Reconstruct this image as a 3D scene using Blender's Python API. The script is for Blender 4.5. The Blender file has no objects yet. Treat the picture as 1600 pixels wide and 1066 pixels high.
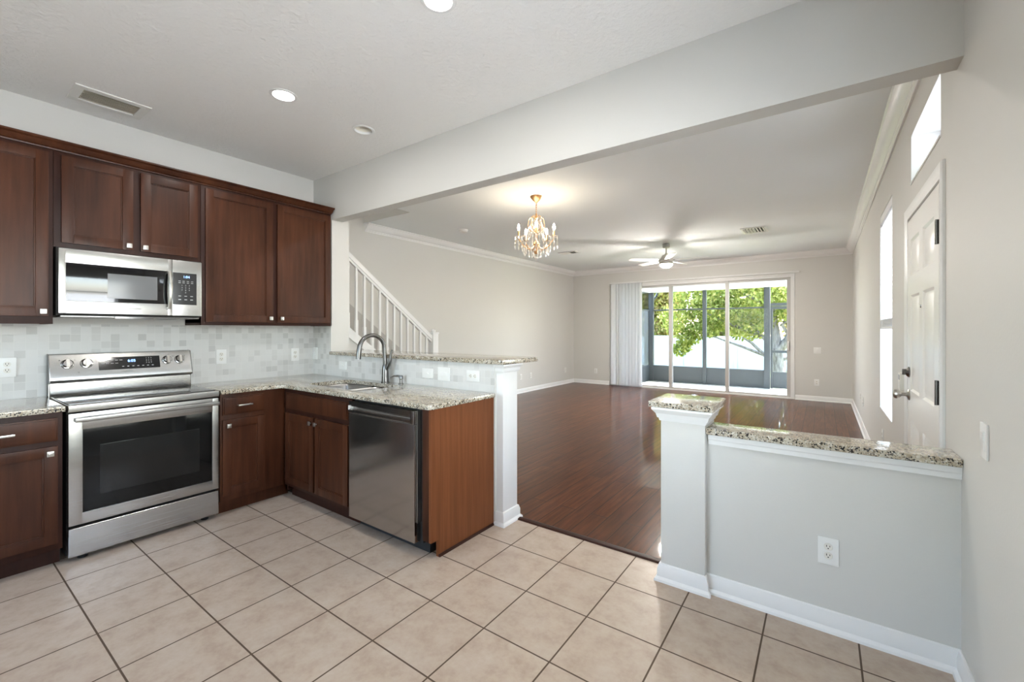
import bpy, bmesh, math, random
import numpy as np
from mathutils import Vector, Matrix

random.seed(7)
scn = bpy.context.scene
COL = scn.collection
PI = math.pi

# ------------------------------------------------------------------ camera
cam_d = bpy.data.cameras.new('camera')
cam = bpy.data.objects.new('camera', cam_d)
COL.objects.link(cam)
YAW = 0.6225
cam.location = (3.305, -0.490, 1.350)
cam.rotation_euler = (PI / 2, 0, YAW)
cam_d.sensor_width = 36.0
cam_d.lens = 677.1 * 36.0 / 1600.0
cam_d.shift_y = -17.25 / 1600.0
cam_d.clip_start = 0.02
cam_d.clip_end = 300
scn.camera = cam

# ------------------------------------------------------------------ world, sun, daylight, exposure
world = bpy.data.worlds.new('world')
scn.world = world
world.use_nodes = True
wn = world.node_tree
wn.nodes.clear()
wo = wn.nodes.new('ShaderNodeOutputWorld')
wb = wn.nodes.new('ShaderNodeBackground')
sky = wn.nodes.new('ShaderNodeTexSky')
sky.sky_type = 'NISHITA'
sky.sun_disc = False
sky.sun_elevation = math.radians(56)
sky.sun_rotation = math.radians(15)
sky.air_density = 1.0
sky.dust_density = 2.0
SKY_STRENGTH = 1.45
wb.inputs['Strength'].default_value = SKY_STRENGTH
wn.links.new(sky.outputs['Color'], wb.inputs['Color'])
wn.links.new(wb.outputs['Background'], wo.inputs['Surface'])

sun_d = bpy.data.lights.new('sun', 'SUN')
sun_d.energy = 12.0
sun_d.angle = math.radians(0.6)
sun_d.color = (1.0, 0.95, 0.86)
sun = bpy.data.objects.new('sun', sun_d)
COL.objects.link(sun)
sun.rotation_euler = Vector((-0.12, -0.66, -1.0)).to_track_quat('-Z', 'Y').to_euler()


def area_light(name, loc, direction, sx, sy, power, color=(1, 1, 1)):
    d = bpy.data.lights.new(name, 'AREA')
    d.shape = 'RECTANGLE'
    d.size = sx
    d.size_y = sy
    d.energy = power
    d.color = color
    o = bpy.data.objects.new(name, d)
    COL.objects.link(o)
    o.location = loc
    o.rotation_euler = Vector(direction).to_track_quat('-Z', 'Z').to_euler()
    return o


# daylight standing in the kitchen window beside the camera, and fill from an added rear window
area_light('daylight_kitchen_window', (4.12, 0.30, 1.62), (-1, 0, 0), 1.7, 1.7, 42, (1.0, 0.985, 0.955))
area_light('rear_fill', (0.3, -3.80, 1.35), (0, 1, 0.15), 1.9, 1.6, 12, (1.0, 0.985, 0.955))

area_light('daylight_front_window', (4.60, 4.46, 1.60), (-1, 0, 0), 1.0, 1.8, 9, (0.98, 0.99, 1.0))

area_light('stairwell_fill', (-1.45, 0.6, 5.2), (0, 0.25, -1), 0.5, 0.5, 12, (1.0, 0.95, 0.88))  # unseen light added up the shaft to brighten the stair opening

vs = scn.view_settings
vs.view_transform = 'Standard'
vs.look = 'None'
vs.exposure = 1.19
vs.gamma = 1.0
vs.use_curve_mapping = False
scn.cycles.use_denoising = True
scn.cycles.max_bounces = 10
scn.cycles.diffuse_bounces = 5
scn.cycles.glossy_bounces = 4
scn.cycles.transmission_bounces = 6
scn.cycles.transparent_max_bounces = 16
scn.cycles.caustics_reflective = False
scn.cycles.caustics_refractive = False
scn.cycles.sample_clamp_indirect = 6.0

# ------------------------------------------------------------------ materials
MATS = {}


class NT:
    def __init__(self, name):
        self.m = bpy.data.materials.new(name)
        self.m.use_nodes = True
        self.t = self.m.node_tree
        self.t.nodes.clear()
        self.out = self.t.nodes.new('ShaderNodeOutputMaterial')
        MATS[name] = self.m

    def n(self, typ, **kw):
        nd = self.t.nodes.new('ShaderNode' + typ)
        for k, v in kw.items():
            if k.startswith('i_'):
                self.set(nd.inputs[k[2:].replace('_', ' ')], v)
            else:
                setattr(nd, k, v)
        return nd

    def set(self, sock, v):
        if hasattr(v, 'is_output'):
            self.t.links.new(v, sock)
        else:
            sock.default_value = v

    def link(self, a, b):
        self.t.links.new(a, b)

    def pos(self, scale=(1, 1, 1), order='xyz'):
        g = self.n('NewGeometry')
        s = self.n('SeparateXYZ')
        self.link(g.outputs['Position'], s.inputs[0])
        c = self.n('CombineXYZ')
        for i, ax in enumerate(order):
            if ax == '0':
                continue
            mm = self.n('Math', operation='MULTIPLY')
            self.link(s.outputs['xyz'.index(ax)], mm.inputs[0])
            mm.inputs[1].default_value = scale[i]
            self.link(mm.outputs[0], c.inputs[i])
        return c.outputs[0]

    def noise(self, vec, scale, detail=3, rough=0.55):
        nd = self.n('TexNoise')
        self.link(vec, nd.inputs['Vector'])
        nd.inputs['Scale'].default_value = scale
        nd.inputs['Detail'].default_value = detail
        nd.inputs['Roughness'].default_value = rough
        return nd.outputs['Fac']

    def ramp(self, fac, stops, interp='LINEAR'):
        nd = self.n('ValToRGB')
        cr = nd.color_ramp
        cr.interpolation = interp
        while len(cr.elements) < len(stops):
            cr.elements.new(0.5)
        for e, (p, c) in zip(cr.elements, stops):
            e.position = p
            e.color = (c[0], c[1], c[2], 1) if len(c) == 3 else c
        self.link(fac, nd.inputs['Fac'])
        return nd.outputs['Color']

    def mix(self, fac, a, b, blend='MIX'):
        nd = self.n('Mix', data_type='RGBA', blend_type=blend)
        self.set(nd.inputs[0], fac)
        for s, v in ((nd.inputs[6], a), (nd.inputs[7], b)):
            if hasattr(v, 'is_output'):
                self.link(v, s)
            else:
                s.default_value = (v[0], v[1], v[2], 1)
        return nd.outputs[2]

    def math(self, op, a, b=0.0):
        nd = self.n('Math', operation=op)
        self.set(nd.inputs[0], a)
        self.set(nd.inputs[1], b)
        return nd.outputs[0]

    def bump(self, h, strength, dist=0.01):
        nd = self.n('Bump')
        self.link(h, nd.inputs['Height'])
        nd.inputs['Strength'].default_value = strength
        nd.inputs['Distance'].default_value = dist
        return nd.outputs['Normal']

    def bsdf(self, color=(0.8, 0.8, 0.8), rough=0.5, metal=0.0, normal=None, coat=0.0, spec=0.5, coat_rough=0.05,
             trans=0.0, emis=None, emis_s=0.0, ior=None):
        b = self.n('BsdfPrincipled')
        if hasattr(color, 'is_output'):
            self.link(color, b.inputs['Base Color'])
        else:
            b.inputs['Base Color'].default_value = (color[0], color[1], color[2], 1)
        self.set(b.inputs['Roughness'], rough)
        b.inputs['Metallic'].default_value = metal
        b.inputs['Coat Weight'].default_value = coat
        b.inputs['Coat Roughness'].default_value = coat_rough
        b.inputs['Specular IOR Level'].default_value = spec
        b.inputs['Transmission Weight'].default_value = trans
        if ior:
            b.inputs['IOR'].default_value = ior
        if emis:
            b.inputs['Emission Color'].default_value = (emis[0], emis[1], emis[2], 1)
            b.inputs['Emission Strength'].default_value = emis_s
        if normal is not None:
            self.link(normal, b.inputs['Normal'])
        self.link(b.outputs[0], self.out.inputs['Surface'])
        return b


def simple(name, color, rough=0.5, metal=0.0, **kw):
    t = NT(name)
    t.bsdf(color, rough, metal, **kw)
    return t.m


def paint(name, color, scale=60, strength=0.12, rough=0.6, var=0.03, dist=0.004):
    t = NT(name)
    p = t.pos()
    nz = t.noise(p, scale, 4)
    big = t.noise(p, 1.3, 2)
    c2 = tuple(max(0, c * (1 - var)) for c in color)
    colr = t.mix(big, color, c2)
    t.bsdf(colr, rough, normal=t.bump(nz, strength, dist), spec=0.3)
    return t.m


paint('wall_paint', (0.625, 0.615, 0.583), 90, 0.10, 0.55)
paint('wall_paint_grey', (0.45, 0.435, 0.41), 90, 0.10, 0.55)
paint('ceiling_paint', (0.85, 0.838, 0.815), 42, 0.75, 0.8, dist=0.008)
paint('ceiling_living', (0.87, 0.905, 0.91), 38, 0.25, 0.8)
paint('white_trim', (0.77, 0.77, 0.76), 30, 0.03, 0.32, 0.01)
paint('white_door', (0.80, 0.79, 0.76), 30, 0.03, 0.30, 0.01)
simple('white_plastic', (0.76, 0.76, 0.74), 0.35)
simple('ivory_plastic', (0.72, 0.70, 0.64), 0.4)
simple('slot_dark', (0.03, 0.03, 0.03), 0.6)
simple('black_plastic', (0.012, 0.012, 0.013), 0.35)
simple('black_matte', (0.012, 0.011, 0.010), 0.7)
simple('void_dark', (0.05, 0.045, 0.04), 0.9)
simple('nickel', (0.52, 0.505, 0.475), 0.28, 1.0)
simple('dark_nickel', (0.175, 0.17, 0.165), 0.27, 1.0)
simple('chrome', (0.42, 0.41, 0.40), 0.12, 1.0)
simple('logo_grey', (0.10, 0.10, 0.10), 0.5)
simple('print_grey', (0.42, 0.42, 0.42), 0.5)
simple('handle_steel', (0.36, 0.355, 0.345), 0.25, 1.0)
simple('gold_metal', (0.72, 0.42, 0.20), 0.32, 1.0)
simple('white_fan', (0.84, 0.83, 0.80), 0.35)
simple('lens_unlit', (0.72, 0.68, 0.58), 0.5)
simple('vent_white', (0.74, 0.73, 0.69), 0.45)
simple('vent_dust', (0.44, 0.40, 0.32), 0.6)
simple('lanai_metal', (0.058, 0.068, 0.074), 0.45)
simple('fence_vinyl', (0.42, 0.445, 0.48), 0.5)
simple('white_frame', (0.72, 0.72, 0.71), 0.4)
simple('alu_frame', (0.50, 0.49, 0.47), 0.4)
simple('lanai_white', (0.88, 0.88, 0.87), 0.6)
simple('blind_white', (0.84, 0.85, 0.86), 0.5)
simple('rubber_black', (0.01, 0.01, 0.01), 0.7)


def emitter(name, color, s):
    t = NT(name)
    e = t.n('Emission')
    e.inputs['Color'].default_value = (*color, 1)
    e.inputs['Strength'].default_value = s
    t.link(e.outputs[0], t.out.inputs['Surface'])
    return t.m


emitter('lens_lit', (1.0, 0.985, 0.95), 12)
emitter('bulb_lit', (1.0, 0.84, 0.64), 112)
emitter('bowl_lit', (1.0, 0.93, 0.85), 470)
emitter('digits_blue', (0.25, 0.45, 1.0), 2.2)


def glass(name, tint=(0.97, 0.985, 0.98), refl=0.06):
    t = NT(name)
    tr = t.n('BsdfTransparent')
    tr.inputs[0].default_value = (*tint, 1)
    gl = t.n('BsdfGlossy')
    gl.inputs['Roughness'].default_value = 0.02
    lw = t.n('LayerWeight')
    lw.inputs['Blend'].default_value = 0.12
    f = t.math('ADD', lw.outputs['Fresnel'], refl)
    f = t.math('MINIMUM', f, 0.85)
    mx = t.n('MixShader')
    t.link(f, mx.inputs[0])
    t.link(tr.outputs[0], mx.inputs[1])
    t.link(gl.outputs[0], mx.inputs[2])
    t.link(mx.outputs[0], t.out.inputs['Surface'])
    return t.m


glass('pane_glass', refl=0.0)
glass('screen_mesh', (0.90, 0.91, 0.92), 0.0)


def crystal_mat():
    t = NT('crystal')
    tr = t.n('BsdfTransparent')
    tr.inputs[0].default_value = (0.95, 0.94, 0.92, 1)
    gl = t.n('BsdfGlossy')
    gl.inputs['Roughness'].default_value = 0.08
    gl.inputs['Color'].default_value = (1, 0.97, 0.93, 1)
    tl = t.n('BsdfTranslucent')
    tl.inputs[0].default_value = (0.95, 0.92, 0.86, 1)
    m1 = t.n('MixShader')
    m1.inputs[0].default_value = 0.45
    t.link(tr.outputs[0], m1.inputs[1])
    t.link(gl.outputs[0], m1.inputs[2])
    m2 = t.n('MixShader')
    m2.inputs[0].default_value = 0.10
    t.link(m1.outputs[0], m2.inputs[1])
    t.link(tl.outputs[0], m2.inputs[2])
    t.link(m2.outputs[0], t.out.inputs['Surface'])


crystal_mat()


def vane_mat():
    t = NT('vane_white')
    d = t.n('BsdfDiffuse')
    d.inputs[0].default_value = (0.88, 0.89, 0.90, 1)
    tl = t.n('BsdfTranslucent')
    tl.inputs[0].default_value = (0.88, 0.90, 0.92, 1)
    m = t.n('MixShader')
    m.inputs[0].default_value = 0.45
    t.link(d.outputs[0], m.inputs[1])
    t.link(tl.outputs[0], m.inputs[2])
    t.link(m.outputs[0], t.out.inputs['Surface'])


vane_mat()


def cherry(name, dark, light, sc=(26, 26, 2.2), rough=0.33, coat=0.25, spec=0.18):
    t = NT(name)
    p = t.pos(sc)
    n1 = t.noise(p, 1.0, 5, 0.6)
    big = t.noise(t.pos((2.2, 2.2, 0.9)), 1.6, 2)
    f = t.math('ADD', t.math('MULTIPLY', n1, 0.55), t.math('MULTIPLY', big, 0.6))
    c = t.ramp(f, [(0.32, dark), (0.80, light)])
    t.bsdf(c, rough, coat=coat, coat_rough=0.25, normal=t.bump(n1, 0.04, 0.002), spec=spec)


cherry('cherry_wood', (0.018, 0.0053, 0.0027), (0.088, 0.0295, 0.0130), rough=0.36, coat=0.02)
cherry('cherry_edge', (0.016, 0.0050, 0.0032), (0.045, 0.0145, 0.0080), rough=0.42, coat=0.0)


def veneer():
    t = NT('cherry_veneer')
    p = t.pos((9, 9, 0.55))
    n0 = t.noise(p, 1.0, 2)
    w = t.n('TexWave', wave_type='BANDS', bands_direction='Y')
    t.link(t.pos((3.5, 3.5, 0.28)), w.inputs['Vector'])
    w.inputs['Scale'].default_value = 1.6
    w.inputs['Distortion'].default_value = 9.0
    w.inputs['Detail'].default_value = 3.0
    w.inputs['Detail Scale'].default_value = 1.2
    fine = t.noise(t.pos((120, 120, 3)), 1.0, 3)
    f = t.math('ADD', t.math('MULTIPLY', w.outputs['Fac'], 0.07), t.math('MULTIPLY', fine, 0.5))
    f = t.math('ADD', f, t.math('MULTIPLY', n0, 0.3))
    c = t.ramp(f, [(0.25, (0.125, 0.040, 0.014)), (0.58, (0.205, 0.072, 0.027)), (0.90, (0.26, 0.100, 0.042))])
    t.bsdf(c, 0.42, coat=0.0, spec=0.15)


veneer()


def stainless(name, col=(0.62, 0.61, 0.59), rough=0.24, along='y', bump=0.003, var=0.025):
    t = NT(name)
    sc = {'y': (40, 1.2, 900), 'x': (1.2, 40, 900), 'z': (900, 900, 1.5)}[along]
    n1 = t.noise(t.pos(sc), 1.0, 3)
    r = t.math('ADD', t.math('MULTIPLY', n1, var), rough - var / 2)
    c = t.mix(n1, tuple(x * (1 - var) for x in col), tuple(min(1, x * (1 + var)) for x in col))
    b = t.bsdf(c, r, 1.0, normal=t.bump(n1, bump, 0.001))
    b.inputs['Anisotropic'].default_value = 0.5


stainless('steel_y', (0.42, 0.41, 0.395), 0.27, along='y')
stainless('steel_x', (0.47, 0.455, 0.44), 0.17, along='z', bump=0.002, var=0.02)
stainless('steel_sink', (0.40, 0.39, 0.375), 0.30, along='x')

t = NT('black_glass')
t.bsdf((0.006, 0.006, 0.007), 0.06, spec=0.6)
t = NT('oven_window')
t.bsdf((0.006, 0.006, 0.006), 0.07, spec=0.25)
t = NT('oven_inner_window')
t.bsdf((0.011, 0.011, 0.0105), 0.07, spec=0.32)
t = NT('cooktop_glass')
t.bsdf((0.018, 0.018, 0.019), 0.10, spec=0.75)
t = NT('micro_screen')
t.bsdf((0.16, 0.165, 0.17), 0.22, spec=0.5)


def granite(name):
    t = NT(name)
    p = t.pos()
    v = t.n('TexVoronoi')
    t.link(p, v.inputs['Vector'])
    v.inputs['Scale'].default_value = 190
    v.inputs['Randomness'].default_value = 1.0
    sp = t.n('SeparateColor')
    t.link(v.outputs['Color'], sp.inputs[0])
    n1 = t.noise(p, 26, 4, 0.7)
    n2 = t.noise(p, 7, 3, 0.6)
    base = t.ramp(n1, [(0.30, (0.26, 0.19, 0.11)), (0.46, (0.42, 0.355, 0.255)), (0.62, (0.55, 0.51, 0.42))])
    base = t.mix(t.math('MULTIPLY', n2, 0.35), base, (0.44, 0.42, 0.37))
    f = t.math('ADD', sp.outputs[0], t.math('MULTIPLY', t.math('SUBTRACT', n1, 0.5), 1.1))
    dark = t.ramp(f, [(0.0, (1, 1, 1)), (0.21, (1, 1, 1)), (0.27, (0, 0, 0))])
    mid = t.ramp(sp.outputs[1], [(0.0, (1, 1, 1)), (0.27, (1, 1, 1)), (0.34, (0, 0, 0))])
    c = t.mix(t.math('MULTIPLY', mid, 0.55), base, (0.22, 0.17, 0.12))
    c = t.mix(dark, c, (0.025, 0.024, 0.024))
    light = t.ramp(sp.outputs[2], [(0.0, (0, 0, 0)), (0.84, (0, 0, 0)), (0.90, (1, 1, 1))])
    c = t.mix(t.math('MULTIPLY', light, 0.6), c, (0.74, 0.72, 0.66))
    t.bsdf(c, 0.13, coat=0.5, coat_rough=0.04, spec=0.5)


granite('granite')


def floor_tile():
    t = NT('floor_tile')
    p = t.pos()
    b = t.n('TexBrick')
    b.offset = 0.0
    b.squash = 1.0
    t.link(p, b.inputs['Vector'])
    b.inputs['Color1'].default_value = (0.0, 0.0, 0.0, 1)
    b.inputs['Color2'].default_value = (1.0, 1.0, 1.0, 1)
    b.inputs['Mortar'].default_value = (0.5, 0.5, 0.5, 1)
    b.inputs['Scale'].default_value = 1.0
    b.inputs['Mortar Size'].default_value = 0.0038
    b.inputs['Mortar Smooth'].default_value = 0.15
    b.inputs['Brick Width'].default_value = 0.343
    b.inputs['Row Height'].default_value = 0.343
    n1 = t.noise(p, 9, 6, 0.62)
    n2 = t.noise(p, 45, 4, 0.6)
    n3 = t.noise(p, 3.2, 2, 0.5)
    f = t.math('ADD', t.math('MULTIPLY', n1, 0.75), t.math('MULTIPLY', n2, 0.25))
    c = t.ramp(f, [(0.34, (0.345, 0.258, 0.190)), (0.50, (0.43, 0.345, 0.27)), (0.66, (0.475, 0.405, 0.33))])
    c = t.mix(t.math('MULTIPLY', n3, 0.25), c, (0.44, 0.35, 0.295))
    bw = t.n('SeparateColor')
    t.link(b.outputs['Color'], bw.inputs[0])
    c = t.mix(t.math('MULTIPLY', bw.outputs[0], 0.14), c, (0.33, 0.26, 0.21))
    c = t.mix(b.outputs['Fac'], c, (0.080, 0.052, 0.032))
    h = t.math('SUBTRACT', t.math('MULTIPLY', n2, 0.15), b.outputs['Fac'])
    r = t.math('ADD', t.math('MULTIPLY', b.outputs['Fac'], 0.4), 0.36)
    t.bsdf(c, r, normal=t.bump(h, 0.35, 0.003), spec=0.4)


floor_tile()


def wood_floor():
    t = NT('wood_floor')
    p = t.pos((1, 1, 1), 'yx0')
    b = t.n('TexBrick')
    b.offset = 0.37
    b.offset_frequency = 2
    b.squash = 1.0
    t.link(p, b.inputs['Vector'])
    b.inputs['Color1'].default_value = (0.0, 0.0, 0.0, 1)
    b.inputs['Color2'].default_value = (1.0, 1.0, 1.0, 1)
    b.inputs['Mortar'].default_value = (0.5, 0.5, 0.5, 1)
    b.inputs['Scale'].default_value = 1.0
    b.inputs['Mortar Size'].default_value = 0.0030
    b.inputs['Mortar Smooth'].default_value = 0.2
    b.inputs['Brick Width'].default_value = 1.22
    b.inputs['Row Height'].default_value = 0.128
    bw = t.n('SeparateColor')
    t.link(b.outputs['Color'], bw.inputs[0])
    g = t.noise(t.pos((34, 2.2, 1)), 1.0, 5, 0.65)
    c = t.ramp(g, [(0.30, (0.052, 0.0165, 0.0075)), (0.52, (0.105, 0.033, 0.013)), (0.72, (0.160, 0.053, 0.021))])
    c = t.mix(t.math('MULTIPLY', bw.outputs[0], 0.55), c, (0.050, 0.016, 0.008))
    c = t.mix(b.outputs['Fac'], c, (0.012, 0.004, 0.003))
    h = t.math('SUBTRACT', t.math('MULTIPLY', g, 0.12), b.outputs['Fac'])
    t.bsdf(c, 0.30, coat=0.5, coat_rough=0.05, normal=t.bump(h, 0.25, 0.002), spec=0.02)


wood_floor()


def mosaic(name, order):
    t = NT(name)
    p = t.pos((1, 1, 1), order)
    b = t.n('TexBrick')
    b.offset = 0.0
    b.squash = 1.0
    t.link(p, b.inputs['Vector'])
    b.inputs['Color1'].default_value = (0.0, 0.0, 0.0, 1)
    b.inputs['Color2'].default_value = (1.0, 1.0, 1.0, 1)
    b.inputs['Mortar'].default_value = (0.5, 0.5, 0.5, 1)
    b.inputs['Scale'].default_value = 1.0
    b.inputs['Mortar Size'].default_value = 0.0016
    b.inputs['Mortar Smooth'].default_value = 0.3
    b.inputs['Brick Width'].default_value = 0.0508
    b.inputs['Row Height'].default_value = 0.0508
    bw = t.n('SeparateColor')
    t.link(b.outputs['Color'], bw.inputs[0])
    vein = t.noise(t.pos((1, 1, 3), order), 22, 5, 0.7)
    c = t.ramp(bw.outputs[0], [(0.0, (0.66, 0.655, 0.635)), (0.60, (0.635, 0.63, 0.61)), (0.85, (0.56, 0.555, 0.535)),
                               (1.0, (0.49, 0.485, 0.47))])
    c = t.mix(t.math('MULTIPLY', vein, 0.28), c, (0.52, 0.51, 0.49))
    c = t.mix(t.math('MULTIPLY', b.outputs['Fac'], 0.75), c, (0.66, 0.655, 0.63))
    h = t.math('SUBTRACT', t.math('MULTIPLY', vein, 0.4), b.outputs['Fac'])
    t.bsdf(c, 0.42, normal=t.bump(h, 0.22, 0.002), spec=0.4)


mosaic('mosaic_range', 'yz0')
mosaic('mosaic_sink', 'xz0')


def concrete():
    t = NT('concrete')
    p = t.pos()
    n1 = t.noise(p, 14, 5)
    c = t.ramp(n1, [(0.3, (0.58, 0.57, 0.55)), (0.7, (0.70, 0.69, 0.67))])
    t.bsdf(c, 0.8)


concrete()


def grass():
    t = NT('lawn')
    p = t.pos()
    n1 = t.noise(p, 9, 6, 0.7)
    n2 = t.noise(p, 0.7, 3)
    c = t.ramp(n1, [(0.3, (0.10, 0.16, 0.035)), (0.7, (0.26, 0.32, 0.09))])
    c = t.mix(t.math('MULTIPLY', n2, 0.6), c, (0.42, 0.38, 0.20))
    t.bsdf(c, 0.9)


grass()


def leaf(name, c0, c1, c2):
    t = NT(name)
    p = t.pos()
    v = t.n('TexWhiteNoise')
    oi = t.n('NewGeometry')
    t.link(oi.outputs['Random Per Island'], v.inputs['Vector'])
    c = t.ramp(oi.outputs['Random Per Island'], [(0.0, c0), (0.5, c1), (1.0, c2)])
    d = t.n('BsdfDiffuse')
    tl = t.n('BsdfTranslucent')
    t.link(c, d.inputs[0])
    t.link(c, tl.inputs[0])
    m = t.n('MixShader')
    m.inputs[0].default_value = 0.45
    t.link(d.outputs[0], m.inputs[1])
    t.link(tl.outputs[0], m.inputs[2])
    t.link(m.outputs[0], t.out.inputs['Surface'])


leaf('leaf_tree', (0.10, 0.14, 0.028), (0.26, 0.30, 0.065), (0.48, 0.47, 0.17))
leaf('leaf_yellow', (0.20, 0.21, 0.05), (0.40, 0.37, 0.10), (0.52, 0.35, 0.18))
leaf('leaf_mixed', (0.16, 0.20, 0.05), (0.34, 0.34, 0.09), (0.46, 0.30, 0.18))
leaf('leaf_dark', (0.10, 0.17, 0.04), (0.20, 0.30, 0.07), (0.34, 0.40, 0.10))


def bark():
    t = NT('bark')
    p = t.pos((14, 14, 3))
    n1 = t.noise(p, 1.5, 5)
    c = t.ramp(n1, [(0.3, (0.10, 0.085, 0.075)), (0.7, (0.30, 0.27, 0.25))])
    t.bsdf(c, 0.9, normal=t.bump(n1, 0.6, 0.03))


bark()

# ------------------------------------------------------------------ mesh helpers


def nb():
    return bmesh.new()


def box(bm, x0, x1, y0, y1, z0, z1, bev=0.0, seg=2):
    vs = [bm.verts.new(v) for v in ((x0, y0, z0), (x1, y0, z0), (x1, y1, z0), (x0, y1, z0),
                                    (x0, y0, z1), (x1, y0, z1), (x1, y1, z1), (x0, y1, z1))]
    fs = [bm.faces.new([vs[i] for i in f]) for f in ((0, 3, 2, 1), (4, 5, 6, 7), (0, 1, 5, 4), (1, 2, 6, 5), (2, 3, 7, 6), (3, 0, 4, 7))]
    if bev > 0:
        es = list({e for f in fs for e in f.edges})
        bmesh.ops.bevel(bm, geom=es, offset=bev, segments=seg, profile=0.7, affect='EDGES')
    return bm


def prism(bm, pts, axis, a0, a1):
    """extrude a closed 2-D polygon along an axis. pts are (y,z) for axis x, (x,z) for y, (x,y) for z"""
    def mk(a, p):
        return {'x': (a, p[0], p[1]), 'y': (p[0], a, p[1]), 'z': (p[0], p[1], a)}[axis]
    A = [bm.verts.new(mk(a0, p)) for p in pts]
    B = [bm.verts.new(mk(a1, p)) for p in pts]
    n = len(pts)
    bm.faces.new(A)
    bm.faces.new(list(reversed(B)))
    for i in range(n):
        j = (i + 1) % n
        bm.faces.new([A[j], A[i], B[i], B[j]])
    return bm


def basis(d):
    d = Vector(d).normalized()
    u = d.orthogonal().normalized()
    if abs(d.z) < 0.99:
        u = d.cross(Vector((0, 0, 1))).normalized()
    else:
        u = Vector((1, 0, 0))
    v = d.cross(u).normalized()
    return u, v, d


def lathe(bm, prof, c=(0, 0, 0), d=(0, 0, 1), n=28):
    """prof = [(r, h)] swept about axis d through c"""
    u, v, w = basis(d)
    c = Vector(c)
    rings = []
    for r, h in prof:
        if r < 1e-6:
            rings.append([bm.verts.new(c + w * h)])
        else:
            rings.append([bm.verts.new(c + w * h + (u * math.cos(2 * PI * k / n) + v * math.sin(2 * PI * k / n)) * r) for k in range(n)])
    for a, b in zip(rings, rings[1:]):
        for k in range(n):
            k2 = (k + 1) % n
            if len(a) == 1 and len(b) == 1:
                continue
            if len(a) == 1:
                bm.faces.new([a[0], b[k], b[k2]])
            elif len(b) == 1:
                bm.faces.new([a[k2], a[k], b[0]])
            else:
                bm.faces.new([a[k2], a[k], b[k], b[k2]])
    if len(rings[0]) > 1:
        bm.faces.new(rings[0])
    if len(rings[-1]) > 1:
        bm.faces.new(list(reversed(rings[-1])))
    return bm


def tube(bm, pts, r, n=12, flat=None):
    pts = [Vector(p) for p in pts]
    rs = r if isinstance(r, (list, tuple)) else [r] * len(pts)
    rings = []
    up = None
    for i, p in enumerate(pts):
        if i == 0:
            d = pts[1] - pts[0]
        elif i == len(pts) - 1:
            d = pts[-1] - pts[-2]
        else:
            d = (pts[i + 1] - pts[i]).normalized() + (pts[i] - pts[i - 1]).normalized()
        d.normalize()
        if up is None:
            u, v, _ = basis(d)
        else:
            u = (up - d * up.dot(d)).normalized()
            v = d.cross(u).normalized()
        up = u
        rings.append([bm.verts.new(p + (u * math.cos(2 * PI * k / n) + v * math.sin(2 * PI * k / n) * (flat or 1)) * rs[i]) for k in range(n)])
    for a, b in zip(rings, rings[1:]):
        for k in range(n):
            k2 = (k + 1) % n
            bm.faces.new([a[k2], a[k], b[k], b[k2]])
    bm.faces.new(rings[0])
    bm.faces.new(list(reversed(rings[-1])))
    return bm


def sphere(bm, c, r, n=14, m=9, sz=1.0):
    prof = [(r * math.sin(PI * i / m), -r * sz * math.cos(PI * i / m)) for i in range(m + 1)]
    prof[0] = (0, -r * sz)
    prof[-1] = (0, r * sz)
    return lathe(bm, prof, c, (0, 0, 1), n)


def obj(name, bm, mat, parent=None, label=None, smooth=35):
    bmesh.ops.recalc_face_normals(bm, faces=bm.faces)
    root = parent
    off = Vector((0, 0, 0))
    p = parent
    while p is not None:
        off += p.location
        p = p.parent
    if off.length > 0:
        bmesh.ops.translate(bm, verts=bm.verts, vec=-off)
    me = bpy.data.meshes.new(name)
    bm.to_mesh(me)
    bm.free()
    for m in (mat if isinstance(mat, (list, tuple)) else [mat]):
        me.materials.append(MATS[m])
    if smooth and len(me.polygons):
        me.polygons.foreach_set('use_smooth', [True] * len(me.polygons))
        me.set_sharp_from_angle(angle=math.radians(smooth))
    o = bpy.data.objects.new(name, me)
    COL.objects.link(o)
    if parent is not None:
        o.parent = parent
    if label:
        o['label'] = label
    return o


def tag(o, label, cat, group=None, kind=None):
    o['label'] = label
    o['category'] = cat
    if group:
        o['group'] = group
    if kind:
        o['kind'] = kind
    return o


def thing(name, label, cat, loc, group=None, kind=None):
    o = bpy.data.objects.new(name, None)
    o.empty_display_size = 0.05
    COL.objects.link(o)
    o.location = loc
    return tag(o, label, cat, group, kind)


def struct(name, bm, mat, label, cat, smooth=30):
    return tag(obj(name, bm, mat, None, None, smooth), label, cat, None, 'structure')


def text(name, s, size, origin, xd, yd, mat, parent, depth=0.0006, align='CENTER'):
    cu = bpy.data.curves.new(name, 'FONT')
    cu.body = s
    cu.size = size
    cu.align_x = align
    cu.align_y = 'CENTER'
    cu.extrude = depth
    tmp = bpy.data.objects.new(name + '_tmp', cu)
    COL.objects.link(tmp)
    dg = bpy.context.evaluated_depsgraph_get()
    me = bpy.data.meshes.new_from_object(tmp.evaluated_get(dg))
    bpy.data.objects.remove(tmp)
    bpy.data.curves.remove(cu)
    xd = Vector(xd).normalized()
    yd = Vector(yd).normalized()
    zd = xd.cross(yd)
    M = Matrix(((xd.x, yd.x, zd.x, origin[0]), (xd.y, yd.y, zd.y, origin[1]), (xd.z, yd.z, zd.z, origin[2]), (0, 0, 0, 1)))
    bm = nb()
    bm.from_mesh(me)
    bmesh.ops.transform(bm, matrix=M, verts=bm.verts)
    bpy.data.meshes.remove(me)
    return obj(name, bm, mat, parent, None, 0)


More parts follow.
